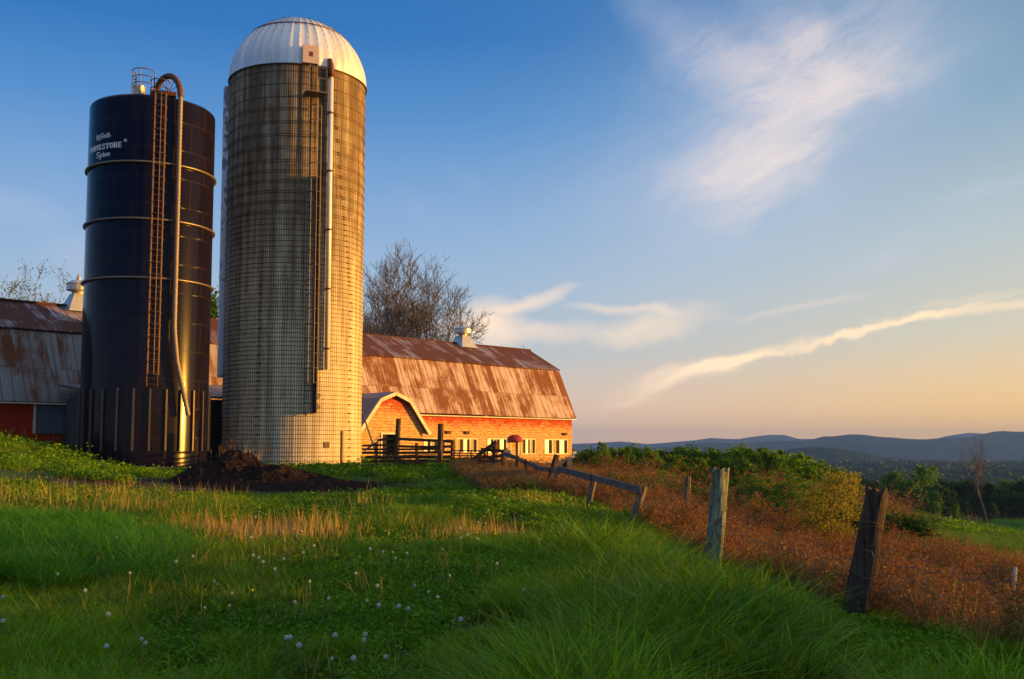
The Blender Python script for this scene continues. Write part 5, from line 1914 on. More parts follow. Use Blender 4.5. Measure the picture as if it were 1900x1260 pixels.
s_ *= np.clip(.55 + (X - np.interp(Y, [4, 30], [-.6, 1.4])) * .5, .6, 1.0)
scatter('tall_grass', X, Y, T_tall + T_blue[:1] + T_broad[:2], s_, 'long bright green meadow grass beside the fence at the bottom right', 'grass', tilt=.2)
# --- dark tall bank grass at the left
X, Y = sample_view(9000, 11, 19, 1.5, xlim=(-.62, -.30))
k = (fbm(X, Y, 1.5, 3, ox=5) > .36) & (X < np.interp(Y, [11, 14, 17, 19], [-4.4, -4.6, -5.8, -8.0]) + rng.normal(0, .4, len(X)))
X, Y = X[k], Y[k]
scatter('tall_grass', X, Y, T_blue, rng.uniform(.7, 1.2, len(X)) * .95, 'dark blue-green tall grass patch at the left edge', 'grass', tilt=.2)
# near-left long grass
X, Y = sample_view(9000, 5, 12, 1.7, xlim=(-.62, -.18))
k = fbm(X, Y, 1.3, 4, ox=55) > .44
scatter('tall_grass', X[k], Y[k], T_tall, rng.uniform(.35, .65, k.sum()), 'loose long grass in the lower left foreground', 'grass', tilt=.22)


# --- dry stalks catching the light
def stalks(n):
    V, F = blades(n, .30, .28, .6, .008, .16, .1, 3)
    return V, F


T_dry = [src('t', *stalks(9), M_dry, vpb=8) for _ in range(5)]
XS = []; YS = []
for (px, py, Y0, rx, ry, n) in [(60, 930, 24, 3.2, 5, 220), (150, 900, 27, 2.6, 4, 130), (230, 960, 21, 1.6, 3, 120), (420, 1040, 15.6, 1.7, 3.0, 270), (330, 1010, 17.2, 1.0, 1.6, 130), (480, 1020, 16.6, 1.1, 1.4, 170), (610, 1018, 16.8, .5, .5, 60), (570, 985, 19, .8, .8, 40),
                                (850, 1015, 17, .55, .8, 60), (910, 1010, 17.4, .5, .5, 60), (760, 1000, 18.3, .25, .3, 14), (700, 960, 22, .5, .4, 14), (560, 1080, 13.3, .9, .8, 40), (300, 1120, 11.8, 2.0, 1.5, 60), (1000, 940, 25, 1.0, 1.5, 60),
                                (500, 1180, 9.4, .8, .8, 22), (800, 1130, 11.3, .8, 1.0, 26), (640, 1160, 10, .8, .8, 22), (40, 1050, 15, 1.2, 2.0, 50)]:
    c = P(px, py, Y0)
    XS.append(c.x + rng.normal(0, rx * .6, n)); YS.append(Y0 + rng.normal(0, ry * .6, n))
XS = np.concatenate(XS); YS = np.concatenate(YS)
k = XS < fence_x(YS) - .2
XS, YS = XS[k], YS[k]
s_ = rng.uniform(.55, 1.15, len(XS)) * np.clip(YS / 16, .75, 1.45)
k = rng.uniform(0, 1, len(XS)) < .55
XS, YS, s_ = XS[k], YS[k], s_[k]
scatter('dry_stalks', XS, YS, T_dry, s_, 'straw-coloured dead stalks in scattered bands that catch the evening sun', 'dry grass', tilt=.16)

# single dead stems standing through the grass everywhere
X, Y = sample_view(520, 5.5, 34, 1.5, xlim=(-.5, .3))
k = (X < fence_x(Y) - .1) & ~in_heap(X, Y)
T_one = [src('t', *blades(2, .10, .30, .4, .006, .35, .3, 3), M_dry, vpb=8) for _ in range(4)]
scatter('dry_stalks', X[k], Y[k], T_one, rng.uniform(.5, 1.15, k.sum()), 'single bleached stems standing through the foreground turf', 'dry grass', tilt=.3)
# goldenrod straw and green growth among the brambles
X, Y = sample_view(800, 9, 46, 1.2, xlim=(.05, .60))
k = (X > fence_x(Y) + .5) & (fbm(X, Y, 3.0, 3, ox=60) > .47)
scatter('dry_stalks', X[k], Y[k], T_dry, rng.uniform(.9, 1.7, k.sum()), 'tall straw-coloured stems standing among the russet brambles', 'dry grass', tilt=.22)


# --- brambles and dead goldenrod beyond the fence
def bramble(hh, ns, leafs, spread=.25, leafm=M_bramble, lw=.028, topbias=.55, arch=.35):
    parts = []
    tips = []
    for s in range(ns):
        a = rng.uniform(0, 2 * np.pi); r = spread * rng.uniform(0, .7)
        p = np.array([r * np.cos(a), r * np.sin(a), 0.]); d = np.array([rng.normal(0, .22), rng.normal(0, .22), 1.0])
        h = hh * rng.uniform(.6, 1.1); n = 6
        pts = [p.copy()]
        for q in range(n):
            d = d + np.array([rng.normal(0, .16), rng.normal(0, .16), -arch * .12 * q * rng.uniform(0, 1)])
            d /= np.linalg.norm(d); p = p + d * h / n
            pts.append(p.copy())
            if q >= 2:
                nb = rng.integers(2, 5)
                for _ in range(nb):
                    bd = np.array([rng.normal(0, 1), rng.normal(0, 1), rng.uniform(.1, .9)]); bd /= np.linalg.norm(bd)
                    L = h * rng.uniform(.10, .26)
                    e = p + bd * L
                    tips.append((p.copy(), e))
        pts = np.array(pts)
        w = .007
        for (A2, B2, w0, w1) in [(pts[i_], pts[i_ + 1], w * (1 - i_ / n * .6), w * (1 - (i_ + 1) / n * .6)) for i_ in range(n)]:
            side = np.array([np.cos(a), np.sin(a), 0]) * w0 * .5; side2 = np.array([-np.sin(a), np.cos(a), 0]) * w0 * .5
            parts.append((np.array([A2 - side, A2 + side, B2 + side, B2 - side]), np.array([[0, 1, 2, 3]])))
            parts.append((np.array([A2 - side2, A2 + side2, B2 + side2, B2 - side2]), np.array([[0, 1, 2, 3]])))
    for (A2, B2) in tips:
        dd = B2 - A2; sd = np.cross(dd, [0, 0, 1.]); sd /= (np.linalg.norm(sd) + 1e-9); sd *= .0022
        parts.append((np.array([A2 - sd, A2 + sd, B2 + sd * .6, B2 - sd * .6]), np.array([[0, 1, 2, 3]])))
    Vs, Fs = merge(parts)
    split = len(Fs)
    tp = np.array([t_[0] for t_ in tips]); te = np.array([t_[1] for t_ in tips])
    n = leafs
    idx = rng.integers(0, len(tips), n); f = rng.uniform(.25, 1.05, n)[:, None]
    C = tp[idx] * (1 - f) + te[idx] * f + rng.normal(0, .012, (n, 3))
    D = rng.normal(0, 1, (n, 3)); D[:, 2] -= .2
    lv, lf = leafquads(C, D, lw * 1.4, lw * .8)
    V2, F2 = merge([(Vs, Fs), (lv, lf)])
    me = src('b', V2, F2, M_twig, None, leafm, split)
    return me


B_red = [bramble(.80, 7, 210) for _ in range(6)]
M_greyhead = leafmat('grey_brown_seed_head', (.06, .045, .040), (.20, .14, .10), None, .2, .3)
M_olive = leafmat('olive_weed_leaf', (.05, .09, .012), (.17, .22, .03), None, .3, .4)
B_bare = [bramble(.9, 8, 130, leafm=M_greyhead) for _ in range(2)] + [bramble(.65, 9, 260, .3, M_olive, .032) for _ in range(2)]
B_tallred = [bramble(1.25, 8, 260, .3, arch=.1) for _ in range(3)]
M_bg = leafmat('green_bank_leaf', (.03, .09, .012), (.08, .16, .02), (.14, .17, .03), .35, .3)
B_green = [bramble(.6, 8, 600, .3, M_bg, .04) for _ in range(4)]

# fence-side band and the slope to its right
X, Y = sample_view(16500, 7.5, 62, 1.25, xlim=(.0, .64))
fx = fence_x(Y)
k = (X > fx + .15 + rng.normal(0, .12, len(X))) & ~in_silo(X, Y)
edge_r = np.interp(Y, [7, 13, 20, 27, 33, 38, 46, 62], [9, 10, 12.5, 14.5, 14.5, 14.5, 17, 20])
k &= X < edge_r
pz = fbm(X, Y, 2.6, 4, ox=40)
k &= (pz > .43) | (rng.uniform(0, 1, len(X)) < .12)
k &= rng.uniform(0, 1, len(X)) < np.interp(Y, [8, 14, 24], [.55, .75, 1.0])
# beyond ~36 m the bank is green with only some russet patches
k &= (Y < 34) | ((pz > .5) & (X > 6.5)) | (X < 7 - (Y - 34) * .02) & (pz > .36)
X, Y = X[k], Y[k]
pk = np.where(rng.uniform(0, 1, len(X)) < .72, rng.integers(0, 6, len(X)), 6 + rng.integers(0, 4, len(X)))
pn = fbm(X, Y, 1.9, 3, ox=207)
pk = np.where((pn > .52) & (rng.uniform(0, 1, len(X)) < .75), 8 + rng.integers(0, 2, len(X)), pk)
pk = np.where((pn < .37) & (rng.uniform(0, 1, len(X)) < .7), 6 + rng.integers(0, 2, len(X)), pk)
near_shade = Y < 11
pk = np.where(near_shade & (rng.uniform(0, 1, len(X)) < .45), 6 + rng.integers(0, 4, len(X)), pk)
hgt = np.interp(Y, [7, 12, 20, 30, 50], [.75, .72, .78, .95, 1.15])
s_ = rng.uniform(.55, 1.25, len(X)) * hgt * np.clip(.65 + fbm(X, Y, 1.2, 3, ox=17) * .8, .6, 1.35)
scatter('brambles', X, Y, B_red + B_bare, s_, 'russet dead weeds and brambles filling the slope beyond the fence', 'brambles', pick=pk, zs=s_ * .95)
# left side of the fence near the barn: thinner russet weeds
X, Y = sample_view(2600, 30, 56, 1.1, xlim=(-.06, .12))
k = (X > fence_x(Y) - 2.3) & (X < fence_x(Y) + 1.5) & ~in_silo(X, Y) & (fbm(X, Y, 1.5, 3) > .4)
X, Y = X[k], Y[k]
scatter('brambles', X, Y, B_bare + B_red[:2], rng.uniform(.6, 1.1, len(X)), 'thin russet weeds in front of the far barn wall', 'brambles')
# grass under the brambles and the green bank
X, Y = sample_view(26000, 7, 75, 1.25, xlim=(.0, .64))
k = (X > fence_x(Y) + .3) & ~in_silo(X, Y)
X, Y = X[k], Y[k]
s_ = np.clip(Y / 20, .9, 2.4) * rng.uniform(.7, 1.2, len(X))
scatter('grass', X, Y, T_mid, s_, 'yellow-green grass under the brambles beyond the fence', 'grass', zs=s_ * np.clip(18 / Y, .5, 1.0))
X, Y = sample_view(3600, 36, 72, 1.0, xlim=(.09, .40))
k = (fbm(X, Y, 4.0, 3, ox=3) > .42) & (X < np.interp(Y, [36, 46, 72], [14, 18, 26]))
X, Y = X[k], Y[k]
scatter('bank_weeds', X, Y, B_green + B_tallred[:1], rng.uniform(.8, 1.5, len(X)), 'green leafy weeds mounded on the bank behind the brambles', 'weeds', pick=np.where(rng.uniform(0, 1, len(X)) < .93, rng.integers(0, 4, len(X)), 4))
# tall russet reeds standing on the bank skyline
XS = []; YS = []
for (px, Y0, rx, n) in [(1165, 58, 2.2, 26), (1280, 52, .9, 30), (1325, 50, 1.2, 12), (1460, 42, 1.2, 26), (1510, 41, .9, 16), (1400, 46, 1.6, 14), (1100, 60, 3.0, 40)]:
    c = P(px, 870, Y0)
    XS.append(c.x + rng.normal(0, rx * .6, n)); YS.append(Y0 + rng.normal(0, 1.6, n))
XS = np.concatenate(XS); YS = np.concatenate(YS)
scatter('tall_weeds', XS, YS, B_tallred, rng.uniform(.75, 1.25, len(XS)), 'tall russet weed stems standing up on the skyline of the bank', 'weeds')

# --- broad-leaved weeds near the fence corner
def dock():
    n = 26
    a = rng.uniform(0, 2 * np.pi, n)
    C = np.stack([rng.normal(0, .06, n), rng.normal(0, .06, n), rng.uniform(.02, .15, n)], -1)
    D = np.stack([np.cos(a), np.sin(a), rng.uniform(.2, 1.2, n)], -1)
    return leafquads(C, D, .17, .06)


T_dock = [src('t', *dock(), M_weed) for _ in range(4)]
XS = []; YS = []
for (px, Y0, rx, ry, n) in [(1000, 30, 1.3, 2.2, 110), (975, 27, .8, 1.2, 50), (1130, 24, .8, 1.2, 30), (210, 36, .8, .8, 8)]:
    c = P(px, 930, Y0)
    XS.append(c.x + rng.normal(0, rx * .6, n)); YS.append(Y0 + rng.normal(0, ry * .6, n))
scatter('broad_weeds', np.concatenate(XS), np.concatenate(YS), T_dock, rng.uniform(.5, 1.3, sum(map(len, XS))), 'broad-leaved dock weeds in green patches near the fence corner', 'weeds')
# dry weeds and sprouts on the heap
XS = np.array([c1_.x - .6, c1_.x - .5, c1_.x - .75, c1_.x + .15, c1_.x + .25, c1_.x + .32, c1_.x + 1.1]); YS = np.array([c1_.y + .2, c1_.y, c1_.y + .4, c1_.y + .3, c1_.y + .1, c1_.y + .4, c1_.y])
scatter('heap_weeds', XS, YS, T_dry[:2] + [bramble(.6, 4, 30)], 1.7, 'dry pale stems sprouting from the top of the manure heap', 'weeds', zoff=1.0)

# --- hay field and tussocks at the right
def tussock():
    return blades(70, .45, .55, .4, .05, .35, .8, 3)


M_field = leafmat('field_grass_blade', (.025, .10, .008), (.07, .22, .012), None, .3, .07)
T_tus = [src('t', *tussock(), M_field, vpb=8) for _ in range(4)]
n = 15000
Y = rng.uniform(60, 245, n); X = rng.uniform(.10, .62, n) * Y
k = (X > 22) & (fbm(X, Y, 9, 3, ox=8) > .38)
X, Y = X[k], Y[k]
s_ = np.clip(Y / 95, .9, 2.2) * rng.uniform(.7, 1.3, len(X))
scatter('field_grass', X, Y, T_tus, s_, 'tussocky green hayfield below the brambles at the right', 'grass', zs=s_ * .8)

# ------------------------------------------------------------------ dandelion clocks
M_fluff, t, b = mat('dandelion_fluff', .9, 0, .1)
b.inputs['Base Color'].default_value = (.62, .66, .68, 1)
M_stem = flat('pale_dandelion_stem', (.13, .14, .05), .7, var=.3)
n = 150
ga_ = np.pi * (3 - 5 ** .5)
ii = np.arange(n); zf = 1 - 2 * (ii + .5) / n; rf_ = np.sqrt(1 - zf * zf)
Dv = np.stack([rf_ * np.cos(ga_ * ii), rf_ * np.sin(ga_ * ii), zf], -1)
parts = []
for d_ in Dv:
    s1 = np.cross(d_, [.3, .5, .8]); s1 /= np.linalg.norm(s1); s2 = np.cross(d_, s1)
    r0_ = .004; r1_ = .021 * rng.uniform(.92, 1.08)
    parts.append((np.array([d_ * r0_ - s1 * .0004, d_ * r0_ + s1 * .0004, d_ * r1_ + s1 * .0003, d_ * r1_ - s1 * .0003]), np.array([[0, 1, 2, 3]])))
    tip = d_ * r1_
    for a_2 in (0, 1.05, 2.1):
        e_ = s1 * math.cos(a_2) + s2 * math.sin(a_2)
        f_ = s1 * -math.sin(a_2) + s2 * math.cos(a_2)
        parts.append((np.array([tip - e_ * .0040 + d_ * .001, tip - f_ * .0007, tip + e_ * .0040 + d_ * .001, tip + f_ * .0007]), np.array([[0, 1, 2, 3]])))
fv_, ff_ = merge(parts)
fluff_me = npmesh('seed_head', fv_, ff_); fluff_me.materials.append(M_fluff)


hk_ = (fv_[ff_[:, 0], 0] + fv_[ff_[:, 0], 2] * .5) > -.004
fluff_half = npmesh('seed_head', fv_, ff_[hk_]); fluff_half.materials.append(M_fluff)


def dandelion_stem(h, lx, ly):
    mb = MB(); mb.tube([(lx * (k / 5) ** 2, ly * (k / 5) ** 2, h * k / 5 - .03) for k in range(6)], [.0045, .0043, .0040, .0038, .0035, .0036], 5)
    return mb


cen = MB(); cen.tube([(0, 0, -.004), (0, 0, .004)], [.005, .003], 6)
cen_me = cen.mesh('seed_core'); cen_me.materials.append(M_brownwood)
dpix = [(107, 1064, 1), (158, 1093, 0), (6, 1105, 1), (6, 1153, 1), (201, 1137, 1), (262, 1186, 0), (270, 1190, 0), (198, 1199, 0), (327, 1041, 0), (398, 1075, 0), (241, 1060, 0), (216, 995, 0), (358, 1030, 0),
        (531, 1182, 1), (538, 1181, 1), (555, 1192, 1), (622, 1174, 1), (675, 1187, 1), (678, 1175, 1), (716, 1217, 0), (656, 1222, 0), (616, 1218, 0), (563, 1023, 0), (551, 992, 0), (560, 983, 0), (480, 1033, 0), (488, 1040, 0), (527, 1034, 0),
        (510, 1052, 0), (425, 1121, 0), (547, 1113, 0), (681, 1112, 0), (703, 1123, 1), (740, 1123, 1), (855, 1144, 1), (710, 1022, 0), (729, 1022, 0), (734, 1033, 0), (687, 1016, 0), (755, 1025, 0), (821, 1018, 0), (854, 978, 0), (888, 967, 0),
        (901, 969, 0), (887, 998, 0), (855, 995, 0), (867, 989, 0), (834, 1065, 0), (922, 1043, 0), (973, 1091, 1), (795, 1096, 0), (757, 1127, 0), (700, 1085, 0), (574, 1077, 0), (610, 1109, 0), (470, 1029, 0), (466, 995, 0), (474, 957, 0), (583, 1010, 0), (430, 1098, 0), (380, 1123, 0), (770, 1085, 0), (812, 1105, 0), (660, 1060, 0)]
rs = random.Random(3)
NAMED = {0: 'tall dandelion clock on a pale stem in the left foreground', 2: 'big dandelion clock cut by the left edge, upper of two', 3: 'big dandelion clock cut by the left edge, lower of two',
         16: 'dandelion clock standing alone between the close pair and the two big ones at the bottom', 17: 'largest dandelion clock at the bottom centre, lower of two', 18: 'dandelion clock just above the largest one at the bottom centre',
         34: 'dandelion clock alone right of centre in the foreground', 49: 'lone dandelion clock nearest the tall grass on the right', 32: 'left one of two level dandelion clocks in the middle foreground', 33: 'right one of two level dandelion clocks in the middle foreground',
         13: 'left one of the touching pair of dandelion clocks near the bottom', 14: 'right one of the touching pair of dandelion clocks near the bottom'}
for i, (px, py, big) in enumerate(dpix):
    # stand each on the ground below it: head at stem height above the ground
    h = rs.uniform(.22, .30) if py > 1090 else rs.uniform(.26, .36)
    d = ray(px, py)
    s_ = 3.0
    for _ in range(400):
        pt = Vector((0, 0, EYE)) + d * s_
        if pt.z - h1(pt.x, pt.y) <= h: break
        s_ += .12
    g = h1(pt.x, pt.y)
    lx, ly = rs.uniform(-.04, .04), rs.uniform(-.03, .03)
    r_ = empty('dandelion', (pt.x - lx, pt.y - ly, g), 0, NAMED.get(i, 'small round white dandelion clock on a thin stem in the grass'), 'dandelion', 'dandelion clocks scattered in the grass')
    st_ = dandelion_stem(h, lx, ly).build('stem', M_stem, r_)
    hd_ = link('seed_head', fluff_half if i % 6 == 5 else fluff_me, None, r_, (lx, ly, h - .02)); k_ = rs.uniform(.82, .98) if big else rs.uniform(.55, .85)
    hd_.scale = (k_,) * 3
    link('seed_core', cen_me, None, hd_)


# ------------------------------------------------------------------ trees
def leafy_tree(name, H_, W_, n_leaf, leaf, m_leaf, m_bark, seed, trunk_h=.25, lobes=16, cone=0.0, gaps=.35):
    rs_ = np.random.default_rng(seed)
    cs = []
    for k in range(lobes):
        f = rs_.uniform(0, 1)
        z = H_ * (trunk_h + (1 - trunk_h) * (.12 + .80 * f))
        wr = W_ / 2 * (np.sin(np.pi * min(1, .18 + .80 * f)) ** .7) * (1 - cone * f)
        a = rs_.uniform(0, 2 * np.pi); r = wr * rs_.uniform(.2, .78)
        cs.append((r * np.cos(a), r * np.sin(a), z, W_ * rs_.uniform(.07, .22) * (1 - .4 * cone * f)))
    for k in range(lobes // 2):      # ragged shoots breaking the outline
        a = rs_.uniform(0, 2 * np.pi); f = rs_.uniform(.35, 1.0); r = W_ / 2 * rs_.uniform(.65, 1.08) * (1 - .75 * max(0, f - .45))
        cs.append((r * np.cos(a), r * np.sin(a), H_ * (trunk_h + (1 - trunk_h) * f), W_ * rs_.uniform(.04, .09)))
    cs.append((0, 0, H_ * .93, W_ * .12))
    cs = np.array(cs)
    pick = rs_.integers(0, len(cs), n_leaf)
    dv = rs_.normal(0, 1, (n_leaf, 3)); dv /= np.linalg.norm(dv, axis=1, keepdims=True)
    rad = cs[pick, 3:4] * np.where(rs_.uniform(0, 1, (n_leaf, 1)) < .3, rs_.uniform(.8, 1.9, (n_leaf, 1)), rs_.uniform(.3, 1.1, (n_leaf, 1)) ** .6)
    C = cs[pick, :3] + dv * rad * np.array([1, 1, .8])
    # knock holes
    gp = vnoise(C[:, 0] * 1.3 + C[:, 2], C[:, 1] * 1.3 + seed, W_ * .10) + vnoise(C[:, 2], C[:, 0] + seed * 3, W_ * .12)
    C = C[gp > gaps * 1.6]; 
    D = rs_.normal(0, 1, (len(C), 3))
    V, F = leafquads(C, D, leaf * 1.3, leaf, rs=rs_)
    root = empty(name, (0, 0, 0))
    mb = MB()
    tr_ = [(0, 0, -.5), (0.02 * W_, 0, H_ * trunk_h), (-.01 * W_, .02 * W_, H_ * .55), (0, 0, H_ * .88)]
    mb.tube(tr_, [H_ * .020, H_ * .016, H_ * .009, H_ * .003], 8)
    for k in range(7):
        c_ = cs[k]
        z0 = max(H_ * trunk_h * .8, c_[2] * .62)
        mb.tube([(0, 0, z0), (c_[0] * .5, c_[1] * .5, (z0 + c_[2]) / 2 - .02 * H_), (c_[0], c_[1], c_[2])], [H_ * .008, H_ * .005, H_ * .002], 5)
    mb.build('trunk', m_bark, root)
    cme = npmesh('crown', V, F); add_tone(cme, F, 4)
    link('crown', cme, m_leaf, root)
    return root


def place(proto, first, loc, rz, sc, label, group, cat='tree'):
    o = proto if first else copy_tree(proto)
    o.location = loc; o.rotation_euler = (0, 0, rz); o.scale = sc if hasattr(sc, '__len__') else (sc,) * 3
    tag(o, label, cat, group)
    return o


M_bark = flat('grey_brown_bark', (.09, .07, .055), .9, var=.35, zs=.3)
M_birch = flat('pale_birch_bark', (.45, .43, .40), .8, var=.3)
L_dark = leafmat('dark_green_leaf', (.010, .038, .004), (.035, .09, .008), None, .3, .1)
L_mid = leafmat('spring_green_leaf', (.035, .11, .006), (.13, .26, .012), None, .35, .1)
L_yel = leafmat('yellow_green_leaf', (.16, .17, .015), (.32, .28, .03), None, .4, .5)
L_con = leafmat('dark_conifer_needle', (.008, .022, .008), (.018, .04, .012), None, .15, .1)

# row of trees at the far edge of the field
T_kinds = [leafy_tree('leafy_tree', 10, 7.5, 7500, .28, L_mid, M_bark, 1), leafy_tree('leafy_tree', 10, 7.0, 7500, .28, L_mid, M_birch, 2, lobes=22), leafy_tree('leafy_tree', 10, 8.0, 7500, .30, L_dark, M_bark, 3),
           leafy_tree('leafy_tree', 10, 5.5, 7000, .26, L_dark, M_bark, 4, .12, 20, .5)]
used = [False] * 4
row = []
#  (px, top py, Y, kind, width factor)
for (px, tp, Y_, kd, wf) in [(1590, 884, 222, 2, 1.0), (1625, 892, 215, 3, 1.1), (1655, 878, 226, 0, 1.0), (1690, 890, 210, 1, .9), (1712, 868, 228, 0, 1.15), (1745, 886, 235, 3, 1.1), (1735, 912, 206, 1, .7), (1690, 915, 204, 2, .8), (1775, 894, 240, 2, 1.1),
                               (1800, 892, 236, 2, 1.2), (1835, 896, 232, 3, 1.2), (1865, 894, 230, 0, 1.0), (1900, 892, 228, 2, 1.1), (1935, 890, 226, 0, 1.0), (1775, 938, 200, 1, .7), (1560, 880, 240, 2, 1.0), (1530, 884, 250, 0, 1.0), (1660, 930, 203, 0, .75),
                               (1810, 915, 222, 2, 1.0), (1850, 920, 218, 3, 1.0), (1885, 915, 220, 2, 1.1), (1615, 915, 208, 2, .9), (1925, 918, 218, 1, .9), (1750, 905, 215, 2, 1.0), (1965, 892, 224, 2, 1.1), (1640, 905, 235, 2, 1.1), (1990, 900, 218, 0, 1.0), (1720, 925, 212, 2, 1.0), (1795, 930, 210, 3, .9), (1840, 935, 212, 2, .9)]:
    p = P(px, tp, Y_); g = h1(p.x, Y_)
    hh_ = p.z - g
    k = hh_ / 10
    row.append((px, place(T_kinds[kd], not used[kd], (p.x, Y_, g), random.uniform(0, 6.28), (k * wf, k * wf, k), None, 'trees along the far edge of the hayfield'), kd, tp, hh_))
    used[kd] = True
row.sort(key=lambda r: r[0])
kindtxt = ['bright green rounded tree', 'light green slender birch-like tree', 'dark green rounded tree', 'dark narrow tree']
for i, (px, o, kd, tp, hh_) in enumerate(row):
    where = 'hidden low behind the dark leaning post' if 1575 < px < 1650 else ('left of the dark leaning post, behind the yellow bush' if px <= 1575 else ('right of the dark leaning post' if px < 1760 else ('beneath the bare dead tree' if px < 1860 else 'at the right edge')))
    o['label'] = '%s %s, %s' % (kindtxt[kd], where, ['tall', 'low', 'mid-height', 'broad', 'small', 'full', 'thin', 'dense', 'loose'][int(hh_ * 7 + px) % 9])

# hedgerow trees behind the bramble bank
L_hedge = leafmat('sunny_hedge_leaf', (.04, .12, .006), (.17, .31, .012), None, .4, .2)
HK = [leafy_tree('hedgerow_tree', 6, 4.6, 5200, .17, L_hedge, M_bark, 11, .1, 18), leafy_tree('hedgerow_tree', 6, 4.2, 5200, .16, L_hedge, M_bark, 12, .1, 14, .2), leafy_tree('hedgerow_tree', 6, 5.0, 5200, .18, L_mid, M_bark, 13, .1, 20)]
usedh = [False] * 3
hp_ = [(1078, 838, 100), (1095, 833, 96), (1112, 838, 92), (1135, 834, 102), (1155, 833, 95), (1178, 830, 98), (1200, 838, 92), (1222, 834, 97), (1245, 836, 90), (1262, 833, 94), (1285, 831, 96), (1305, 838, 89), (1325, 834, 90), (1345, 838, 88), (1360, 831, 92), (1378, 829, 90),
       (1395, 836, 86), (1415, 834, 88), (1432, 838, 84), (1455, 841, 86), (1475, 843, 82), (1490, 850, 84), (1510, 856, 80), (1532, 862, 78), (1556, 872, 76), (1122, 848, 84), (1210, 850, 82), (1300, 850, 80), (1380, 852, 78), (1440, 852, 76), (1165, 850, 83), (1255, 850, 81), (1345, 852, 79), (1500, 864, 74), (1580, 880, 72)]
descr = ['feathery', 'rounded', 'ragged', 'dense', 'slim', 'broad', 'forked']
for i, (px, tp, Y_) in enumerate(hp_):
    p = P(px, tp, Y_); g = h1(p.x, Y_)
    hh_ = max(2.4, (p.z - g) * .99); k = hh_ / 6
    kd = (i * 5 + (i // 3)) % 3
    below = 'over the sloping grey rail' if px < 1180 else ('left of the lichen-covered post' if px < 1300 else ('behind the lichen-covered post' if px < 1400 else ('above the goldenrod bank right of the lichen-covered post' if px < 1500 else 'descending toward the yellow bush')))
    place(HK[kd], not usedh[kd], (p.x, Y_, g), random.uniform(0, 6.28), (k * random.uniform(.8, 1.15), k * random.uniform(.8, 1.15), k), '%s %s green hedgerow tree %s' % (descr[i % 7], ['front-row', 'back-row'][Y_ > 86], below), 'green hedgerow trees behind the bramble bank')
    usedh[kd] = True

# yellow-green bush, and green bushes on the bank
yb = leafy_tree('yellow_bush', 2.6, 2.7, 9000, .055, L_yel, M_bark, 24, .02, 44, 0, .42)
p = P(1555, 975, 31.5); g = h1(p.x, 31.5)
top = P(1540, 878, 31.5).z
yb.location = (p.x - .2, 31.5, g); k = (top - g) / 2.6; yb.scale = (k * .95, k * .95, k)
tag(yb, 'sunlit yellow-green bush on the bank left of the dark leaning post', 'bush')
for i, (px, bp_y, tp, Y_, m_, lab) in enumerate([(1400, 930, 886, 39, L_mid, 'low green bush on the sunlit bank right of the lichen-covered post'), (1300, 905, 880, 46, L_dark, 'dark green bush just left of the lichen-covered post top'),
                                                   (1470, 925, 884, 38, L_mid, 'green bush on the bank beside the yellow-green bush'), (1230, 900, 876, 52, L_mid, 'small green bush behind the slim sunlit post')]):
    bsh = leafy_tree('green_bush', 2.0, 2.6, 4200, .06, m_, M_bark, 31 + i, .05, 16, 0, .3)
    p = P(px, bp_y, Y_); g = h1(p.x, Y_); top = P(px, tp, Y_).z
    bsh.location = (p.x, Y_, g - .2); k = max(.4, (top - g + .2) / 2.0); bsh.scale = (k * 1.2, k * 1.2, k)
    tag(bsh, lab, 'bush')


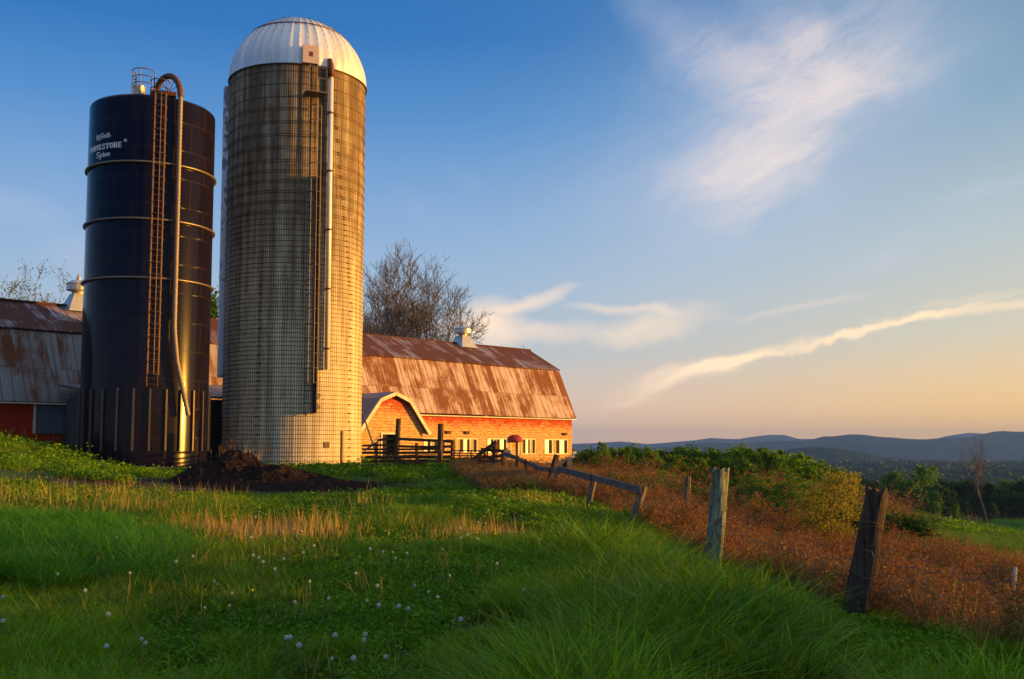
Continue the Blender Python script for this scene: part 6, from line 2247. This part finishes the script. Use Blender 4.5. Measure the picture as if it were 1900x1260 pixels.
# bare and budding trees: recursive branches
def bare_tree(name, H_, spread, seed, m_bark, m_bud=None, buds=0, depth=6, stems=1, r0=None, budsize=.09, upb=.25, first=.25):
    rs_ = random.Random(seed)
    limb = MB(); twig = MB(); tips = []

    def grow(p, d, L, r, lev):
        r = max(r, .011)
        n = 4
        pts = [p.copy()]; rad = [r]
        q = p.copy(); dd = d.copy()
        for k in range(n):
            dd = (dd + Vector((rs_.gauss(0, .11), rs_.gauss(0, .11), rs_.gauss(0, .06) + .03))).normalized()
            q = q + dd * (L / n)
            pts.append(q.copy()); rad.append(r * (1 - .38 * (k + 1) / n))
        (limb if lev < 2 else twig).tube(pts, rad, 6 if lev < 2 else 3, cap=False)
        if lev >= depth - 2: tips.extend(pts[1:])
        if lev >= depth: return
        nb = 2 + (rs_.random() < .55) + (1 if lev == 0 else 0)
        for b_ in range(nb):
            ax = Vector((rs_.gauss(0, 1), rs_.gauss(0, 1), rs_.gauss(0, .4))).normalized()
            nd = (dd + ax * spread * rs_.uniform(.5, 1.1) + Vector((0, 0, upb))).normalized()
            st_ = pts[-1] if b_ == 0 or lev == 0 else pts[rs_.choice([2, 3, 4])]
            grow(st_, nd, L * rs_.uniform(.62, .84), rad[-1] * (.85 if b_ == 0 else .62), lev + 1)
        if lev >= 1:
            for _ in range(2):
                ax = Vector((rs_.gauss(0, 1), rs_.gauss(0, 1), rs_.gauss(0, .5))).normalized()
                nd = (dd * .6 + ax * .7 + Vector((0, 0, .2))).normalized()
                grow(pts[rs_.choice([1, 2, 3])], nd, L * .42, rad[-1] * .32, max(lev + 2, depth - 1))

    for s_ in range(stems):
        a = 2 * math.pi * s_ / max(1, stems) + rs_.uniform(-.4, .4)
        k = .0 if stems == 1 else .28
        grow(Vector((.25 * math.cos(a) * (stems > 1), .25 * math.sin(a) * (stems > 1), -.4)), Vector((k * math.cos(a), k * math.sin(a), 1)).normalized(), H_ * first, (r0 or H_ * .018), 0)
    root = empty(name, (0, 0, 0))
    limb.build('trunk', m_bark, root)
    tw = twig.build('branches', m_bark, root)
    if m_bud:
        T_ = np.array([tuple(v) for v in tips]); n = buds
        rs2 = np.random.default_rng(seed)
        C = T_[rs2.integers(0, len(T_), n)] + rs2.normal(0, .12, (n, 3))
        V, F = leafquads(C, rs2.normal(0, 1, (n, 3)), budsize, budsize * .7, rs=rs2)
        link('buds', npmesh('buds', V, F), m_bud, root)
    zmax = max(v.z for v in tips)
    return root, zmax


L_bud = leafmat('budding_leaf', (.10, .12, .035), (.20, .20, .06), None, .3, .3)
M_barkd = flat('dark_bare_bark', (.11, .095, .085), .9, var=.35, zs=.3)
for i, (px, tp, Y_, w_, sd_, lab) in enumerate([(712, 468, 104, .85, 5, 'tall bare budding tree rising just right of the pale silo behind the barn'), (765, 505, 100, .8, 8, 'middle bare budding tree behind the barn roof'),
                                                 (792, 508, 102, .8, 12, 'bare budding tree left of the roof ventilator'), (815, 572, 104, .75, 17, 'low spreading bare tree behind the roof ventilator'), (690, 560, 98, .8, 23, 'bare tree half hidden by the right side of the pale silo')]):
    tr_, zm = bare_tree('bare_tree', 18, w_, sd_, M_barkd, L_bud, 1100, 7, 1 if i % 2 else 2, r0=.26, upb=.03, first=.20)
    p = P(px, tp, Y_); g = h1(p.x, Y_)
    k = (p.z - g) / zm * 1.10
    tr_.location = (p.x, Y_, g); tr_.scale = (k * .74, k * .74, k); tr_.rotation_euler = (0, 0, sd_)
    tag(tr_, lab, 'tree', 'bare budding trees behind the barn')
for i, (px, tp, Y_, sd_, lab) in enumerate([(-48, 470, 92, 33, 'budding tree whose twigs rise over the barn ridge at the left edge')]):
    tr_, zm = bare_tree('bare_tree', 18, .8, sd_, M_barkd, leafmat('fresh_bud_leaf', (.10, .17, .03), (.16, .24, .05), None, .35, .3), 9000, 6, 2, r0=.22, budsize=.15)
    p = P(px, tp, Y_); g = h1(p.x, Y_); k = (p.z - g) / zm
    tr_.location = (p.x, Y_, g); tr_.scale = (k, k, k)
    tag(tr_, lab, 'tree')
dt_, zm = bare_tree('dead_tree', 14, .62, 41, flat('weathered_dead_trunk', (.06, .05, .045), .9, var=.3), None, 0, 5, 1, r0=.26, first=.24, upb=.12)
p = P(1822, 806, 205); g = h1(p.x, 205); k = (p.z - g) / zm
dt_.location = (p.x, 205, g); dt_.scale = (k * .8, k * .8, k)
tag(dt_, 'tall bare dead tree standing alone at the far edge of the hayfield', 'tree')
db = MB()
rs = random.Random(2)
for q in range(26):
    a = Vector((rs.uniform(-4, 3), rs.uniform(-1, 1), 0)); b3 = a + Vector((rs.uniform(-3, 3), rs.uniform(-1, 1), rs.uniform(.6, 3.0)))
    db.tube([a, (a + b3) / 2 + Vector((0, 0, .4)), b3], [.09, .06, .02], 4)
p = P(1795, 962, 203)
o = db.build('fallen_branches', flat('weathered_fallen_branch', (.13, .09, .07), .9, var=.3)); o.location = (p.x, 203, h1(p.x, 203))
tag(o, 'tangle of fallen grey branches at the foot of the dead tree', 'branches')
# leafy tree seen between the silos
gt = leafy_tree('leafy_tree', 9, 6, 5200, .16, L_mid, M_bark, 51, .25, 18)
p = P(397, 551, 88); g = h1(p.x, 88); k = (p.z - g) / 8.8
gt.location = (p.x, 88, g); gt.scale = (k * .7, k * .7, k)
tag(gt, 'green leafy treetop glimpsed in the gap between the two silos', 'tree')

# unseen trees out of frame at the right, placed to shade the foreground
sk = leafy_tree('shade_tree', 9, 8, 6500, .30, L_mid, M_bark, 61, .08, 26, 0, .26)
for i, (x_, y_, h_) in enumerate([(46, -12, 9), (50, -5, 10), (44, 1, 8.5), (48, 7.5, 9.5), (45, 12.8, 7.5), (60, 10, 9), (62, 4, 9.5), (60, -8, 9), (58, -20, 10)]):
    g = h1(x_, y_); k = h_ / 9
    place(sk, i == 0, (x_, y_, g - .3), i * 1.7, (k * 1.05, k * 1.05, k), 'full green tree standing unseen outside the right edge, shading the foreground grass', 'trees out of frame at the right')

# distant woods: low rolling forest below the mountains
n = 5200
az_ = rng.uniform(R_(2), R_(33), n); rr_ = 420 * (2300 / 420) ** rng.uniform(0, 1, n)
X = rr_ * np.sin(az_); Y = rr_ * np.cos(az_)
L_wood = leafmat('dark_wood_leaf', (.010, .035, .006), (.028, .07, .008), None, .2, .03)
wd = []
for s_ in range(4):
    rs_ = np.random.default_rng(90 + s_)
    nl = 760
    dv = rs_.normal(0, 1, (nl, 3)); dv /= np.linalg.norm(dv, axis=1, keepdims=True)
    C = dv * np.array([5.2, 5.2, 4.6]) * (rs_.uniform(.6, 1.05, (nl, 1))) + np.array([0, 0, 6.0])
    V, F = leafquads(C, rs_.normal(0, 1, (nl, 3)), 1.5, 1.1, rs=rs_)
    wd.append(src('w', V, F, [L_wood, L_dark, L_wood, L_con][s_]))
scatter('woods', X, Y, wd, rng.uniform(.8, 1.5, n) * np.clip(rr_ / 900, 1, 1.9), 'continuous dark green woods filling the valley below the mountains', 'woods', tilt=.05)

# ------------------------------------------------------------------ evening air
hz_me = bpy.data.meshes.new('haze')
mbz = MB(); mbz.box((-8200, -8200, -130), (8200, 8200, 150))
hz = mbz.build('haze', None)
hm = bpy.data.materials.new('evening_air'); hm.use_nodes = True
t = NT(hm.node_tree)
pv = t.n('ShaderNodeVolumePrincipled', {'Color': (.16, .34, 1.0, 1), 'Density': 1.2e-4, 'Anisotropy': 0.3})
o = t.n('ShaderNodeOutputMaterial'); t.t.links.new(pv.outputs[0], o.inputs['Volume'])
hz.data.materials.append(hm)
tag(hz, 'thin blue evening haze filling the valley air', 'haze', kind='stuff')
